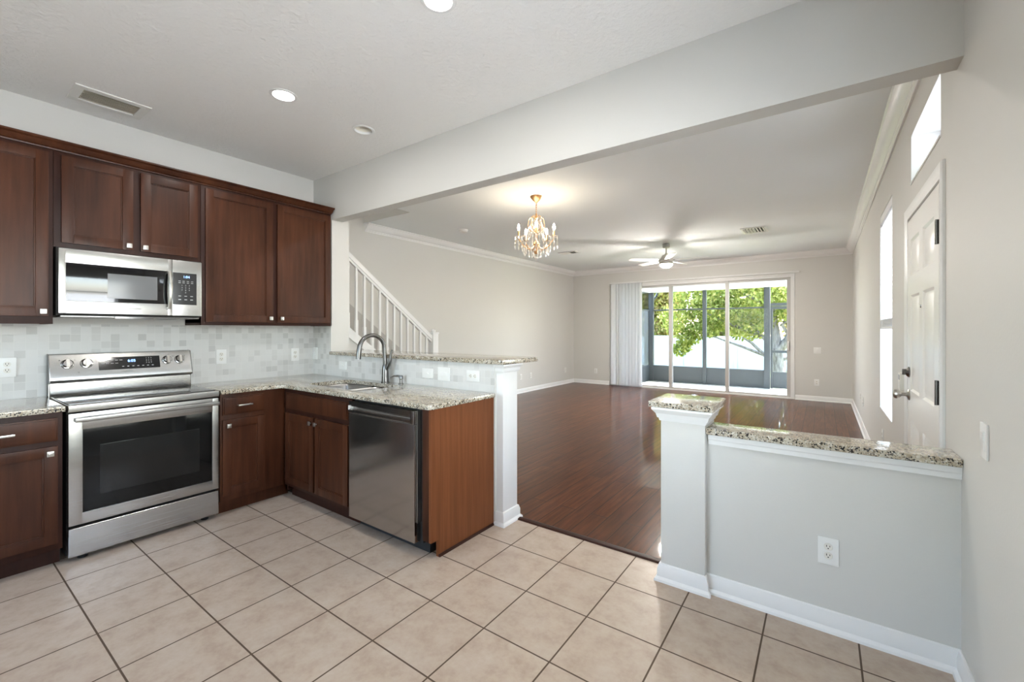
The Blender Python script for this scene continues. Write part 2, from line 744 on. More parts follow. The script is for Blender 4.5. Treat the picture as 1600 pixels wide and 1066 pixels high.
# a wall-mounted local frame: u runs along the wall, w comes out of it, z is up
class Frame:
    def __init__(self, face, base):
        self.face, self.base = face, base

    def b(self, bm, u0, u1, w0, w1, z0, z1, bev=0.0, seg=2):
        f, a = self.face, self.base
        if f == '+x':
            return box(bm, a + w0, a + w1, u0, u1, z0, z1, bev, seg)
        if f == '-x':
            return box(bm, a - w1, a - w0, u0, u1, z0, z1, bev, seg)
        if f == '-y':
            return box(bm, u0, u1, a - w1, a - w0, z0, z1, bev, seg)
        return box(bm, u0, u1, a + w0, a + w1, z0, z1, bev, seg)

    def p(self, u, w, z):
        f, a = self.face, self.base
        return {'+x': (a + w, u, z), '-x': (a - w, u, z), '-y': (u, a - w, z), '+y': (u, a + w, z)}[f]

    def d(self):
        return {'+x': (1, 0, 0), '-x': (-1, 0, 0), '-y': (0, -1, 0), '+y': (0, 1, 0)}[self.face]

    def right(self):
        # direction reading to the right for someone facing the wall
        return {'+x': (0, 1, 0), '-x': (0, -1, 0), '-y': (1, 0, 0), '+y': (-1, 0, 0)}[self.face]


# ------------------------------------------------------------------ the setting
XW = -0.851      # range wall
XL = -1.95       # living room's left wall
XR = 3.747       # right wall
YB = 1.883       # kitchen face of the beam, stub and bar wall
YL = 9.57        # sliding door wall
YR = -3.40       # rear wall
ZC = 2.85
ZBEAM = 2.408

bm = nb()
box(bm, -1.0, XR + 0.25, YR - 0.2, 2.052, -0.12, 0.0)
struct('floor', bm, 'floor_tile', 'square beige ceramic tile floor with dark grout in the kitchen', 'floor')
bm = nb()
box(bm, XL - 0.2, XR + 0.25, 2.052, YL + 0.12, -0.12, -0.002)
struct('floor_wood', bm, 'wood_floor', 'glossy reddish brown plank floor in the living room', 'floor')
bm = nb()
prism(bm, [(2.035, 0.0), (2.042, 0.009), (2.066, 0.012), (2.088, 0.004), (2.088, -0.002), (2.035, -0.002)], 'x', 1.50, 2.60)
struct('trim_1', bm, 'cherry_edge', 'dark wooden threshold strip between tile floor and plank floor', 'threshold')


def holed_plane(bm, x0, x1, y0, y1, z, holes):
    vs = [bm.verts.new(v) for v in ((x0, y0, z), (x1, y0, z), (x1, y1, z), (x0, y1, z))]
    es = [bm.edges.new((vs[i], vs[(i + 1) % 4])) for i in range(4)]
    for h in holes:
        hv = [bm.verts.new((px, py, z)) for px, py in h]
        es += [bm.edges.new((hv[i], hv[(i + 1) % len(hv)])) for i in range(len(hv))]
    bmesh.ops.triangle_fill(bm, use_beauty=True, use_dissolve=False, edges=es, normal=(0, 0, -1))
    return bm


CANS = [(0.505, 0.908, True), (0.505, 1.500, False), (1.884, 0.915, True)]
CAN_EXTRA = [(0.505, -1.6, True)]  # unseen ceiling light added behind the camera to brighten the kitchen
CAN_FILL = [(2.15, 2.72, True)]  # fill light added out of view behind the beam for the living room
CAN_R = 0.066


def circ(cx, cy, r, n=40):
    return [(cx + r * math.cos(2 * PI * k / n), cy + r * math.sin(2 * PI * k / n)) for k in range(n)]


bm = nb()
holed_plane(bm, XW - 0.12, XR + 0.25, YR - 0.2, 2.0, ZC, [circ(cx, cy, CAN_R) for cx, cy, _ in CANS + CAN_EXTRA]
            + [[(-0.60, 0.145), (-0.42, 0.145), (-0.42, 0.425), (-0.60, 0.425)]])
struct('ceiling_kitchen', bm, 'ceiling_paint', 'textured white ceiling over the kitchen', 'ceiling')
# living ceiling with the stair opening
OX, OY = -0.974, 3.24
bm = nb()
holed_plane(bm, OX, XR + 0.25, 1.98, YL + 0.12, ZC, [circ(cx, cy, CAN_R) for cx, cy, _ in CAN_FILL])
holed_plane(bm, XL - 0.15, OX, OY, YL + 0.12, ZC, [])
struct('ceiling', bm, 'ceiling_living', 'smooth pale ceiling over the living room', 'ceiling')
bm = nb()
box(bm, OX, XR + 0.4, YR - 0.3, YL + 0.3, 3.12, 3.30)
box(bm, XL - 0.2, OX, OY + 0.15, YL + 0.3, 3.12, 3.30)
struct('roof', bm, 'void_dark', 'dark roof deck above the ceilings', 'roof')
bm = nb()
box(bm, XL - 0.15, OX, OY, OY + 0.15, ZC + 0.002, 5.3)
box(bm, OX, OX + 0.12, -3.0, OY + 0.15, ZC + 0.002, 5.3)
box(bm, XL - 0.15, OX + 0.12, -3.1, -3.0, -0.1, 5.3)
box(bm, XL - 0.15, OX + 0.12, -3.1, OY + 0.15, 5.3, 5.4)
struct('stairwell_walls', bm, 'wall_paint', 'grey walls of the stairwell opening above the stairs', 'wall')

bm = nb()
box(bm, XW - 0.12, XW, YR, YB + 0.19, 0, ZC)
struct('wall_left', bm, 'wall_paint', 'pale grey painted wall behind range and upper cabinets', 'wall')
bm = nb()
box(bm, XL - 0.15, XL, -3.1, YL + 0.12, -0.1, 5.3)
struct('wall_stairs', bm, 'wall_paint', 'long light greige wall on the far side of the staircase', 'wall')
# stub plus bar-height wall behind the sink
bm = nb()
box(bm, XW, -0.53, YB, 2.07, 0, ZC)
box(bm, -0.53, 1.455, YB, 2.07, 0, 1.112)
struct('wall_peninsula', bm, 'wall_paint', 'white wall stub and bar-height wall behind the sink', 'wall')
bm = nb()
box(bm, -0.53, XR, YB, 1.997, ZBEAM, ZC)
struct('beam', bm, 'wall_paint', 'long pale grey dropped beam between kitchen and living room', 'beam')

# right wall with kitchen window, door, transom and tall window openings
KW = (-0.55, 1.16, 0.72, 2.30)
DOOR = (2.262, 3.205, 0.0, 2.045)
TRANS = (2.289, 3.125, 2.242, 2.548)
WIN = (4.022, 4.905, 0.615, 2.42)
X2 = XR + 0.25
bm = nb()


def wall_x(bm, y0, y1, openings, x0, x1, z1):
    openings = sorted(openings)
    y = y0
    cols = {}
    for o in openings:
        cols.setdefault((o[0], o[1]), []).append(o)
    for (a, b), os_ in sorted(cols.items()):
        if a > y:
            box(bm, x0, x1, y, a, 0, z1)
        z = 0
        for o in sorted(os_, key=lambda q: q[2]):
            if o[2] > z:
                box(bm, x0, x1, a, b, z, o[2])
            z = o[3]
        if z < z1:
            box(bm, x0, x1, a, b, z, z1)
        y = b
    if y < y1:
        box(bm, x0, x1, y, y1, 0, z1)


wall_x(bm, YR, 2.20, [KW], XR, X2, ZC)
box(bm, XR, X2, 2.20, DOOR[0], 0, ZC)
# door column with the transom above
box(bm, XR, X2, DOOR[0], DOOR[1], DOOR[3], TRANS[2])
box(bm, XR, X2, DOOR[0], TRANS[0], TRANS[2], TRANS[3])
box(bm, XR, X2, TRANS[1], DOOR[1], TRANS[2], TRANS[3])
box(bm, XR, X2, DOOR[0], DOOR[1], TRANS[3], ZC)
wall_x(bm, DOOR[1], YL + 0.12, [WIN], XR, X2, ZC)
struct('wall_right', bm, 'wall_paint', 'light greige painted wall with the front door', 'wall')

SD = (-0.935, 2.835, 2.435)    # sliding door opening x0, x1, top
bm = nb()
box(bm, XL, SD[0], YL, YL + 0.12, 0, ZC)
box(bm, SD[1], XR, YL, YL + 0.12, 0, ZC)
box(bm, SD[0], SD[1], YL, YL + 0.12, SD[2], ZC)
struct('wall_back', bm, 'wall_paint', 'greige far wall around the sliding glass doors', 'wall')
RW = (-0.70, 1.30, 0.62, 2.40)
bm = nb()
box(bm, XW, RW[0], YR - 0.15, YR, 0, ZC)
box(bm, RW[1], XR, YR - 0.15, YR, 0, ZC)
box(bm, RW[0], RW[1], YR - 0.15, YR, 0, RW[2])
box(bm, RW[0], RW[1], YR - 0.15, YR, RW[3], ZC)
struct('wall_rear', bm, 'wall_paint', 'painted wall behind the camera', 'wall')

# half wall on the right with its pillar
bm = nb()
box(bm, 2.80, XR, 1.925, 2.05, 0, 0.815)
struct('wall_half', bm, 'wall_paint', 'low grey half wall under the granite ledge', 'half wall')
bm = nb()
box(bm, 2.592, 2.815, 1.885, 2.115, 0, 0.935, 0.004)
struct('pillar', bm, 'wall_paint', 'square grey pillar at the left end of the half wall', 'pillar')
bm = nb()
box(bm, 1.45, 1.512, 1.902, 2.072, 0, 1.112, 0.003)
struct('post', bm, 'white_trim', 'white painted end post of the bar wall', 'post')


def flare(bm, x0, x1, y0, y1, z0, z1, out, sides):
    """mitred cap moulding: stepped flaring frustum wrapped round a rectangular post"""
    steps = [(0.0, 0.006), (0.22, 0.010), (0.22, 0.015), (0.55, out * 0.55), (0.80, out * 0.92), (0.86, out), (1.0, out)]
    rings = []
    for tt, o in steps:
        a = x0 - (o if 'l' in sides else 0)
        b = x1 + (o if 'r' in sides else 0)
        c = y0 - (o if 'f' in sides else 0)
        d = y1 + (o if 'b' in sides else 0)
        z = z0 + (z1 - z0) * tt
        rings.append([bm.verts.new(v) for v in ((a, c, z), (b, c, z), (b, d, z), (a, d, z))])
    bm.faces.new(rings[0])
    bm.faces.new(rings[-1])
    for r, s in zip(rings, rings[1:]):
        for k in range(4):
            j = (k + 1) % 4
            bm.faces.new([r[k], r[j], s[j], s[k]])
    return bm


bm = nb()
flare(bm, 2.592, 2.815, 1.885, 2.115, 0.862, 0.935, 0.040, 'lrfb')
struct('trim_2', bm, 'white_trim', 'white cap moulding under the granite cap of the pillar', 'moulding', 20)
bm = nb()
flare(bm, 1.45, 1.512, 1.902, 2.072, 1.052, 1.112, 0.030, 'rfb')
struct('trim_3', bm, 'white_trim', 'white cap moulding at the end of the bar top', 'moulding', 20)
bm = nb()
prism(bm, [(1.925, 0.762), (1.910, 0.764), (1.908, 0.785), (1.904, 0.790), (1.900, 0.815), (1.925, 0.815)], 'x', 2.826, XR - 0.001)
struct('trim_4', bm, 'white_trim', 'long white trim board under the granite ledge of the half wall', 'moulding', 20)


def base_prof(h=0.092):
    # (out, z)
    return [(0, 0), (0.030, 0), (0.028, 0.012), (0.020, 0.020), (0.016, 0.024), (0.016, h - 0.028), (0.011, h - 0.014), (0.009, h - 0.004), (0.004, h), (0, h)]


def baseboard(bm, axis, face, base, a0, a1, m0=0, m1=0, h=0.092):
    """straight baseboard; m0/m1 = -1 inside mitre, +1 outside mitre, 0 square"""
    pr = base_prof(h)
    sgn = 1 if face[0] == '+' else -1
    A, B = [], []
    for o, z in pr:
        s0 = a0 - o * m0
        s1 = a1 + o * m1
        pa = base + sgn * o
        if axis == 'y':
            A.append(bm.verts.new((pa, s0, z)))
            B.append(bm.verts.new((pa, s1, z)))
        else:
            A.append(bm.verts.new((s0, pa, z)))
            B.append(bm.verts.new((s1, pa, z)))
    n = len(pr)
    bm.faces.new(A)
    bm.faces.new(B)
    for i in range(n):
        j = (i + 1) % n
        bm.faces.new([A[i], A[j], B[j], B[i]])


def base_obj(name, runs, label):
    bm = nb()
    for r in runs:
        baseboard(bm, *r)
    return struct(name, bm, 'white_trim', label, 'baseboard', 25)


base_obj('baseboard_half', [('x', '-', 1.925, 2.815, XR, 0, -1), ('x', '-', 1.885, 2.592, 2.815, 1, 1),
                            ('y', '-', 2.592, 1.885, 2.115, 1, 0), ('y', '+', 2.815, 1.885, 1.905, 1, -1)],
         'white baseboard along the kitchen side of the half wall and pillar')
base_obj('baseboard_right', [('y', '-', XR, YR, 1.925, 0, -1), ('y', '-', XR, 2.05, 2.20, 0, 0), ('y', '-', XR, 3.27, YL, 0, -1)],
         'white baseboard along the wall with the front door')
base_obj('baseboard_back', [('x', '-', YL, XL, SD[0] - 0.03, -1, 0), ('x', '-', YL, SD[1] + 0.03, XR, 0, -1)],
         'white baseboard either side of the sliding doors')
base_obj('baseboard_stairs', [('y', '+', XL, 3.82, YL, 0, -1)], 'white baseboard along the long left living room wall')
base_obj('baseboard_post', [('x', '-', 1.902, 1.45, 1.512, 0, 1), ('y', '+', 1.512, 1.902, 2.072, 1, 1), ('x', '+', 2.072, -0.5, 1.512, 0, 1)],
         'white baseboard wrapped round the foot of the bar end post')


def crown_prof():
    # (out, drop)
    return [(0, 0), (0.098, 0), (0.098, 0.010), (0.088, 0.016), (0.080, 0.034), (0.060, 0.060), (0.036, 0.080), (0.026, 0.084), (0.024, 0.094),
            (0.014, 0.100), (0.012, 0.112), (0, 0.112)]


def crown(bm, axis, face, base, a0, a1, m0, m1):
    pr = crown_prof()
    sgn = 1 if face[0] == '+' else -1
    A, B = [], []
    for o, dz in pr:
        s0, s1 = a0 - o * m0, a1 + o * m1
        pa = base + sgn * o
        z = ZC - dz
        if axis == 'y':
            A.append(bm.verts.new((pa, s0, z)))
            B.append(bm.verts.new((pa, s1, z)))
        else:
            A.append(bm.verts.new((s0, pa, z)))
            B.append(bm.verts.new((s1, pa, z)))
    n = len(pr)
    bm.faces.new(A)
    bm.faces.new(B)
    for i in range(n):
        j = (i + 1) % n
        bm.faces.new([A[i], A[j], B[j], B[i]])


bm = nb()
crown(bm, 'y', '+', XL, OY + 0.02, YL, 0, -1)
struct('trim_5', bm, 'white_trim', 'white crown moulding along the left living room wall', 'crown moulding', 20)
bm = nb()
crown(bm, 'x', '-', YL, XL, XR, -1, -1)
struct('trim_6', bm, 'white_trim', 'white crown moulding above the sliding doors', 'crown moulding', 20)
bm = nb()
crown(bm, 'y', '-', XR, 1.997, YL, 0, -1)
struct('trim_7', bm, 'white_trim', 'white crown moulding above the front door', 'crown moulding', 20)

# tiled splashback
bm = nb()
box(bm, XW, XW + 0.008, -1.4, YB, 0.914, 1.389)
struct('backsplash', bm, 'mosaic_range', 'pale grey marble mosaic backsplash on the wall behind the range', 'backsplash')
bm = nb()
box(bm, XW + 0.008, -0.53, YB - 0.008, YB, 0.914, 1.389)
box(bm, -0.53, 1.45, YB - 0.008, YB, 0.914, 1.113)
struct('backsplash_sink', bm, 'mosaic_sink', 'pale grey marble mosaic backsplash behind the sink faucet', 'backsplash')

# ------------------------------------------------------------------ cabinets
FU = Frame('+x', -0.521)     # upper cabinet face frames
FR = Frame('+x', -0.240)     # base cabinet faces on the range wall
FP = Frame('-y', 1.289)      # base cabinet faces on the peninsula


def door_mesh(F, u0, u1, z0, z1, stile=0.055, th=0.020):
    bm = nb()
    F.b(bm, u0, u0 + stile, 0.001, th, z0, z1, 0.003)
    F.b(bm, u1 - stile, u1, 0.001, th, z0, z1, 0.003)
    F.b(bm, u0 + stile - 0.002, u1 - stile + 0.002, 0.001, th, z0, z0 + stile, 0.003)
    F.b(bm, u0 + stile - 0.002, u1 - stile + 0.002, 0.001, th, z1 - stile, z1, 0.003)
    F.b(bm, u0 + stile - 0.004, u1 - stile + 0.004, 0.001, 0.0085, z0 + stile - 0.004, z1 - stile + 0.004)
    # stepped inner bead
    s = stile
    F.b(bm, u0 + s - 0.002, u0 + s + 0.007, 0.001, 0.013, z0 + s - 0.002, z1 - s + 0.002, 0.002)
    F.b(bm, u1 - s - 0.007, u1 - s + 0.002, 0.001, 0.013, z0 + s - 0.002, z1 - s + 0.002, 0.002)
    F.b(bm, u0 + s, u1 - s, 0.001, 0.013, z0 + s - 0.002, z0 + s + 0.007, 0.002)
    F.b(bm, u0 + s, u1 - s, 0.001, 0.013, z1 - s - 0.007, z1 - s + 0.002, 0.002)
    return bm


def knob(F, u, z, parent, w=0.020, s=0.0145):
    bm = nb()
    lathe(bm, [(0.0055, 0), (0.0045, 0.004), (0.0045, 0.014)], F.p(u, w, z), F.d(), 14)
    F.b(bm, u - s, u + s, w + 0.013, w + 0.022, z - s, z + s, 0.003)
    F.b(bm, u - s * 0.7, u + s * 0.7, w + 0.021, w + 0.0245, z - s * 0.7, z + s * 0.7, 0.002)
    return obj('knob', bm, 'nickel', parent)


def pull(F, u, z, parent, L=0.10, w=0.020):
    bm = nb()
    for s in (-1, 1):
        lathe(bm, [(0.006, 0), (0.0045, 0.005), (0.0045, 0.024)], F.p(u + s * L * 0.42, w, z), F.d(), 12)
    F.b(bm, u - L / 2, u + L / 2, w + 0.020, w + 0.029, z - 0.006, z + 0.006, 0.003)
    return obj('handle', bm, 'nickel', parent)


def cab_door(F, u0, u1, z0, z1, parent, knob_at=None, stile=0.055):
    d = obj('door', door_mesh(F, u0, u1, z0, z1, stile), 'cherry_wood', parent)
    if knob_at:
        knob(F, knob_at[0], knob_at[1], d)
    return d


def drawer_front(F, u0, u1, z0, z1, parent, handle=True, name='drawer'):
    bm = nb()
    F.b(bm, u0, u1, 0.001, 0.013, z0, z1, 0.003)
    F.b(bm, u0 + 0.010, u1 - 0.010, 0.010, 0.020, z0 + 0.010, z1 - 0.010, 0.004)
    d = obj(name, bm, 'cherry_wood', parent)
    if handle:
        pull(F, (u0 + u1) / 2, (z0 + z1) / 2, d)
    return d


def upper(name, u0, u1, z0, z1, label, loc):
    c = thing(name, label, 'cabinet', loc)
    bm = nb()
    box(bm, XW + 0.009, -0.5215, u0, u1, z0 + 0.018, z1)
    FU.b(bm, u0, u1, -0.02, 0.0, z0, z1, 0.001)
    box(bm, XW + 0.009, -0.5215, u0, u0 + 0.018, z0, z1)
    box(bm, XW + 0.009, -0.5215, u1 - 0.018, u1, z0, z1)
    obj('body', bm, 'cherry_edge', c)
    return c


c = upper('upper_cabinet', -0.62, 0.026, 1.387, 2.4515, 'dark cherry wall cabinet left of the microwave, cut off by the picture edge', (-0.69, -0.3, 1.387))
cab_door(FU, -0.50, 0.006, 1.432, 2.430, c, (-0.018, 1.462))
c = upper('upper_cabinet', 0.028, 0.800, 1.862, 2.4515, 'short two-door cherry wall cabinet directly above the microwave', (-0.69, 0.41, 1.862))
cab_door(FU, 0.060, 0.402, 1.890, 2.430, c, (0.378, 1.918))
cab_door(FU, 0.442, 0.777, 1.890, 2.430, c, (0.464, 1.918))
c = upper('upper_cabinet', 0.802, 1.866, 1.387, 2.4515, 'tall two-door cherry wall cabinet between microwave and beam', (-0.69, 1.33, 1.387))
cab_door(FU, 0.827, 1.323, 1.412, 2.430, c, (1.300, 1.448))
cab_door(FU, 1.360, 1.855, 1.412, 2.430, c, (1.392, 1.448))
# cabinet crown
bm = nb()
pr = [(-0.521, 2.452), (-0.512, 2.452), (-0.510, 2.460), (-0.500, 2.464), (-0.492, 2.474), (-0.482, 2.490), (-0.472, 2.496), (-0.468, 2.500), (-0.468, 2.509), (-0.521, 2.509)]
A = [bm.verts.new((x, -0.62, z)) for x, z in pr]
B = [bm.verts.new((x, 1.866 + max(0.0, (x + 0.521)) * 0.22, z)) for x, z in pr]
bm.faces.new(A)
bm.faces.new(B)
for i in range(len(pr)):
    j = (i + 1) % len(pr)
    bm.faces.new([A[i], A[j], B[j], B[i]])
box(bm, XW + 0.009, -0.5205, -0.62, 1.866, 2.4525, 2.508)
tag(obj('cabinet_crown', bm, 'cherry_wood', None, None, 20), 'cherry crown moulding along the top of the wall cabinets', 'moulding')

ZT, ZU = 0.914, 0.884


def base_body(c, F, u0, u1, depth, toe=0.075):
    bm = nb()
    F.b(bm, u0, u1, -depth, 0.0, 0.100, ZU - 0.001, 0.001)
    F.b(bm, u0, u1, -depth, -toe, 0.0, 0.101)
    obj('body', bm, 'cherry_edge', c)


c = thing('base_cabinet', 'dark cherry base cabinet left of the range with one drawer', 'cabinet', (-0.54, -0.36, 0))
base_body(c, FR, -0.74, 0.026, 0.595)
drawer_front(FR, -0.42, 0.006, 0.722, 0.852, c)
cab_door(FR, -0.42, 0.006, 0.140, 0.692, c, (-0.026, 0.655))
c = thing('base_cabinet', 'narrow cherry base cabinet in the corner between range and sink', 'cabinet', (-0.54, 1.05, 0))
bm = nb()
FR.b(bm, 0.826, 1.289, -0.595, 0.0, 0.100, ZU - 0.001, 0.001)
FR.b(bm, 0.826, 1.345, -0.595, -0.060, 0.0, 0.101)
obj('body', bm, 'cherry_wood', c)
drawer_front(FR, 0.838, 1.122, 0.727, 0.858, c)
cab_door(FR, 0.838, 1.130, 0.142, 0.692, c, (0.872, 0.650))
c = thing('sink_cabinet', 'two-door cherry base cabinet under the sink', 'cabinet', (0.22, 1.58, 0))
bm = nb()
FP.b(bm, -0.238, 0.676, -0.02, 0.0, 0.100, ZU - 0.001, 0.001)
FP.b(bm, -0.238, 0.676, -0.080, -0.060, 0.0, 0.101)
FP.b(bm, -0.238, -0.220, -0.570, -0.020, 0.05, ZU - 0.001)
FP.b(bm, 0.658, 0.676, -0.570, -0.020, 0.05, ZU - 0.001)
FP.b(bm, -0.238, 0.676, -0.570, -0.020, 0.10, 0.118)
FP.b(bm, -0.238, 0.676, -0.590, -0.570, 0.05, ZU - 0.001)
obj('body', bm, 'cherry_edge', c)
drawer_front(FP, -0.195, 0.650, 0.724, 0.850, c, False, 'false_drawer')
cab_door(FP, -0.195, 0.212, 0.132, 0.692, c, (0.188, 0.652))
cab_door(FP, 0.236, 0.650, 0.132, 0.692, c, (0.262, 0.652))
# end panel beside the dishwasher
c = thing('end_panel', 'medium brown wood veneer end panel right of the dishwasher', 'panel', (1.42, 1.6, 0))
bm = nb()
prism(bm, [(1.289, ZU - 0.001), (YB - 0.001, ZU - 0.001), (YB - 0.001, 0.0), (1.349, 0.0), (1.349, 0.100), (1.289, 0.100)], 'x', 1.428, 1.446)
obj('side_panel', bm, 'cherry_veneer', c)
bm = nb()
box(bm, 1.375, 1.4275, 1.289, 1.31, 0.100, ZU - 0.001, 0.001)
obj('front_stile', bm, 'cherry_wood', c)
bm = nb()
prism(bm, [(1.4465, 0.0), (1.458, 0.0), (1.456, 0.008), (1.449, 0.014), (1.4465, 0.014)], 'y', 1.349, YB - 0.001)
obj('shoe_moulding', bm, 'cherry_edge', c)

# ------------------------------------------------------------------ countertops
bm = nb()
box(bm, XW + 0.009, -0.205, -0.76, 0.034, ZU, ZT, 0.006, 3)
tag(obj('countertop', bm, 'granite'), 'speckled granite countertop left of the range', 'countertop')

# L-shaped top with sink cut-out
SX0, SX1, SY0, SY1 = -0.095, 0.625, 1.385, 1.760


def rrect(x0, x1, y0, y1, r, n=6):
    pts = []
    for cx, cy, a in ((x1 - r, y0 + r, -PI / 2), (x1 - r, y1 - r, 0), (x0 + r, y1 - r, PI / 2), (x0 + r, y0 + r, PI)):
        for k in range(n + 1):
            pts.append((cx + r * math.cos(a + PI / 2 * k / n), cy + r * math.sin(a + PI / 2 * k / n)))
    return pts


def slab_with_hole(outer, hole, z0, z1, ease=0.005):
    bm = nb()

    def inset(poly, d):
        n = len(poly)
        res = []
        for i in range(n):
            p0, p1, p2 = Vector(poly[i - 1]), Vector(poly[i]), Vector(poly[(i + 1) % n])
            e1 = (p1 - p0).normalized()
            e2 = (p2 - p1).normalized()
            n1 = Vector((-e1.y, e1.x))
            n2 = Vector((-e2.y, e2.x))
            k = n1 + n2
            k = k / max(0.3, k.dot(n1))
            res.append(tuple(p1 + k * d))
        return res

    loops = [(inset(outer, ease), z0), (inset(outer, ease * 0.3), z0 + ease * 0.3), (outer, z0 + ease), (outer, z1 - ease), (inset(outer, ease * 0.3), z1 - ease * 0.3), (inset(outer, ease), z1)]
    rings = [[bm.verts.new((p[0], p[1], z)) for p in pl] for pl, z in loops]
    n = len(outer)
    for a, b in zip(rings, rings[1:]):
        for i in range(n):
            j = (i + 1) % n
            bm.faces.new([a[i], a[j], b[j], b[i]])
    top, bot = rings[-1], rings[0]
    if hole:
        ht = [bm.verts.new((p[0], p[1], z1)) for p in hole]
        hb = [bm.verts.new((p[0], p[1], z0)) for p in hole]
        m = len(hole)
        for i in range(m):
            j = (i + 1) % m
            bm.faces.new([ht[i], ht[j], hb[j], hb[i]])
    for ring, hl in ((top, ht if hole else None), (bot, hb if hole else None)):
        es = []
        for L in (ring, hl):
            if L:
                for i in range(len(L)):
                    e = bm.edges.get((L[i], L[(i + 1) % len(L)]))
                    es.append(e)
        bmesh.ops.triangle_fill(bm, use_beauty=True, edges=es)
    return bm


def arc(cx, cy, r, a0, a1, n=6):
    return [(cx + r * math.cos(a0 + (a1 - a0) * k / n), cy + r * math.sin(a0 + (a1 - a0) * k / n)) for k in range(n + 1)]


XE, YF, XF = 1.466, 1.258, -0.208
outer = [(XW + 0.009, 0.822), (XF, 0.822)]
outer += arc(XF + 0.06, YF - 0.06, 0.06, PI, PI / 2)          # concave inner corner
outer += arc(XE - 0.035, YF + 0.035, 0.035, -PI / 2, 0)
outer += [(XE, YB - 0.009), (XW + 0.009, YB - 0.009)]
bm = slab_with_hole(outer, rrect(SX0, SX1, SY0, SY1, 0.07), ZU, ZT)
tag(obj('countertop', bm, 'granite', None, None, 30), 'L-shaped speckled granite countertop around the sink', 'countertop')

bm = slab_with_hole([(-0.529, 1.856), (1.502, 1.856)] + arc(1.517, 1.886, 0.03, -PI / 2, 0)[1:] + [(1.547, 2.30), (-0.529, 2.30)], None, 1.1125, 1.145)
tag(obj('bar_top', bm, 'granite', None, None, 30), 'long granite bar top above the sink backsplash', 'bar top')
bm = nb()
box(bm, 2.535, 2.862, 1.848, 2.195, 0.9355, 0.967, 0.005, 3)
tag(obj('pillar_cap', bm, 'granite'), 'square granite cap on top of the grey pillar', 'granite cap')
bm = nb()
box(bm, 2.818, XR - 0.001, 1.888, 2.075, 0.8155, 0.848, 0.005, 3)
tag(obj('ledge_top', bm, 'granite'), 'long granite ledge capping the low half wall', 'granite ledge')

# ------------------------------------------------------------------ sink, faucet, soap dispenser
snk = thing('sink', 'stainless double-bowl undermount sink set in the granite', 'sink', (0.265, 1.57, 0.70))


def bowl(x0, x1, y0, y1, zt, zb):
    bm = nb()
    lp = [rrect(x0 - 0.014, x1 + 0.014, y0 - 0.014, y1 + 0.014, 0.07), rrect(x0, x1, y0, y1, 0.06), rrect(x0 + 0.006, x1 - 0.006, y0 + 0.006, y1 - 0.006, 0.06),
          rrect(x0 + 0.014, x1 - 0.014, y0 + 0.014, y1 - 0.014, 0.055), rrect(x0 + 0.04, x1 - 0.04, y0 + 0.04, y1 - 0.04, 0.04)]
    zs = [zt, zt, zt - 0.01, zb + 0.025, zb]
    rings = [[bm.verts.new((p[0], p[1], z)) for p in l] for l, z in zip(lp, zs)]
    n = len(rings[0])
    for a, b in zip(rings, rings[1:]):
        for i in range(n):
            j = (i + 1) % n
            bm.faces.new([a[i], a[j], b[j], b[i]])
    bm.faces.new(rings[-1])
    return bm


b1 = obj('bowl', bowl(SX0 + 0.004, 0.275, SY0 + 0.004, SY1 - 0.004, ZU - 0.003, 0.70), 'steel_sink', snk)
b2 = obj('bowl', bowl(0.305, SX1 - 0.004, SY0 + 0.004, SY1 - 0.004, ZU - 0.003, 0.72), 'steel_sink', snk)
for b_, cx, zz in ((b1, 0.09, 0.7005), (b2, 0.463, 0.7205)):
    bm = nb()
    lathe(bm, [(0.042, 0.0), (0.045, 0.002), (0.036, 0.003), (0.030, 0.001), (0.0, 0.001)], (cx, 1.575, zz), (0, 0, 1), 24)
    obj('drain', bm, 'dark_nickel', b_)

fx, fy = 0.362, 1.812
fc = thing('faucet', 'brushed nickel gooseneck faucet behind the sink', 'faucet', (fx, fy, ZT))
bm = nb()
lathe(bm, [(0.034, 0), (0.034, 0.004), (0.030, 0.008), (0.0285, 0.05), (0.0265, 0.10), (0.0235, 0.135), (0.018, 0.152)], (fx, fy, ZT + 0.0005), (0, 0, 1), 24)
obj('body', bm, 'dark_nickel', fc)
bm = nb()
R = 0.108
pts = [(fx, fy, ZT + 0.13), (fx - 0.002, fy - 0.002, ZT + 0.20), (fx - 0.004, fy - 0.006, ZT + 0.285)]
for k in range(1, 15):
    a = PI * k / 15
    pts.append((fx - 0.030 * (1 - math.cos(a)) / 2 - 0.004, fy - 0.006 - R * (1 - math.cos(a)), ZT + 0.285 + R * math.sin(a)))
pts += [(fx - 0.036, fy - 0.226, ZT + 0.255), (fx - 0.037, fy - 0.230, ZT + 0.205)]
rs = [0.0165] * (len(pts) - 4) + [0.0175, 0.0185, 0.0195, 0.0195]
tube(bm, pts, rs, 16)
obj('spout', bm, 'dark_nickel', fc)
bm = nb()
tube(bm, [(fx + 0.010, fy, ZT + 0.105), (fx + 0.038, fy + 0.004, ZT + 0.150), (fx + 0.052, fy + 0.006, ZT + 0.185), (fx + 0.060, fy + 0.008, ZT + 0.235), (fx + 0.074, fy + 0.010, ZT + 0.272)],
     [0.016, 0.016, 0.013, 0.010, 0.007], 14)
obj('lever', bm, 'dark_nickel', fc)

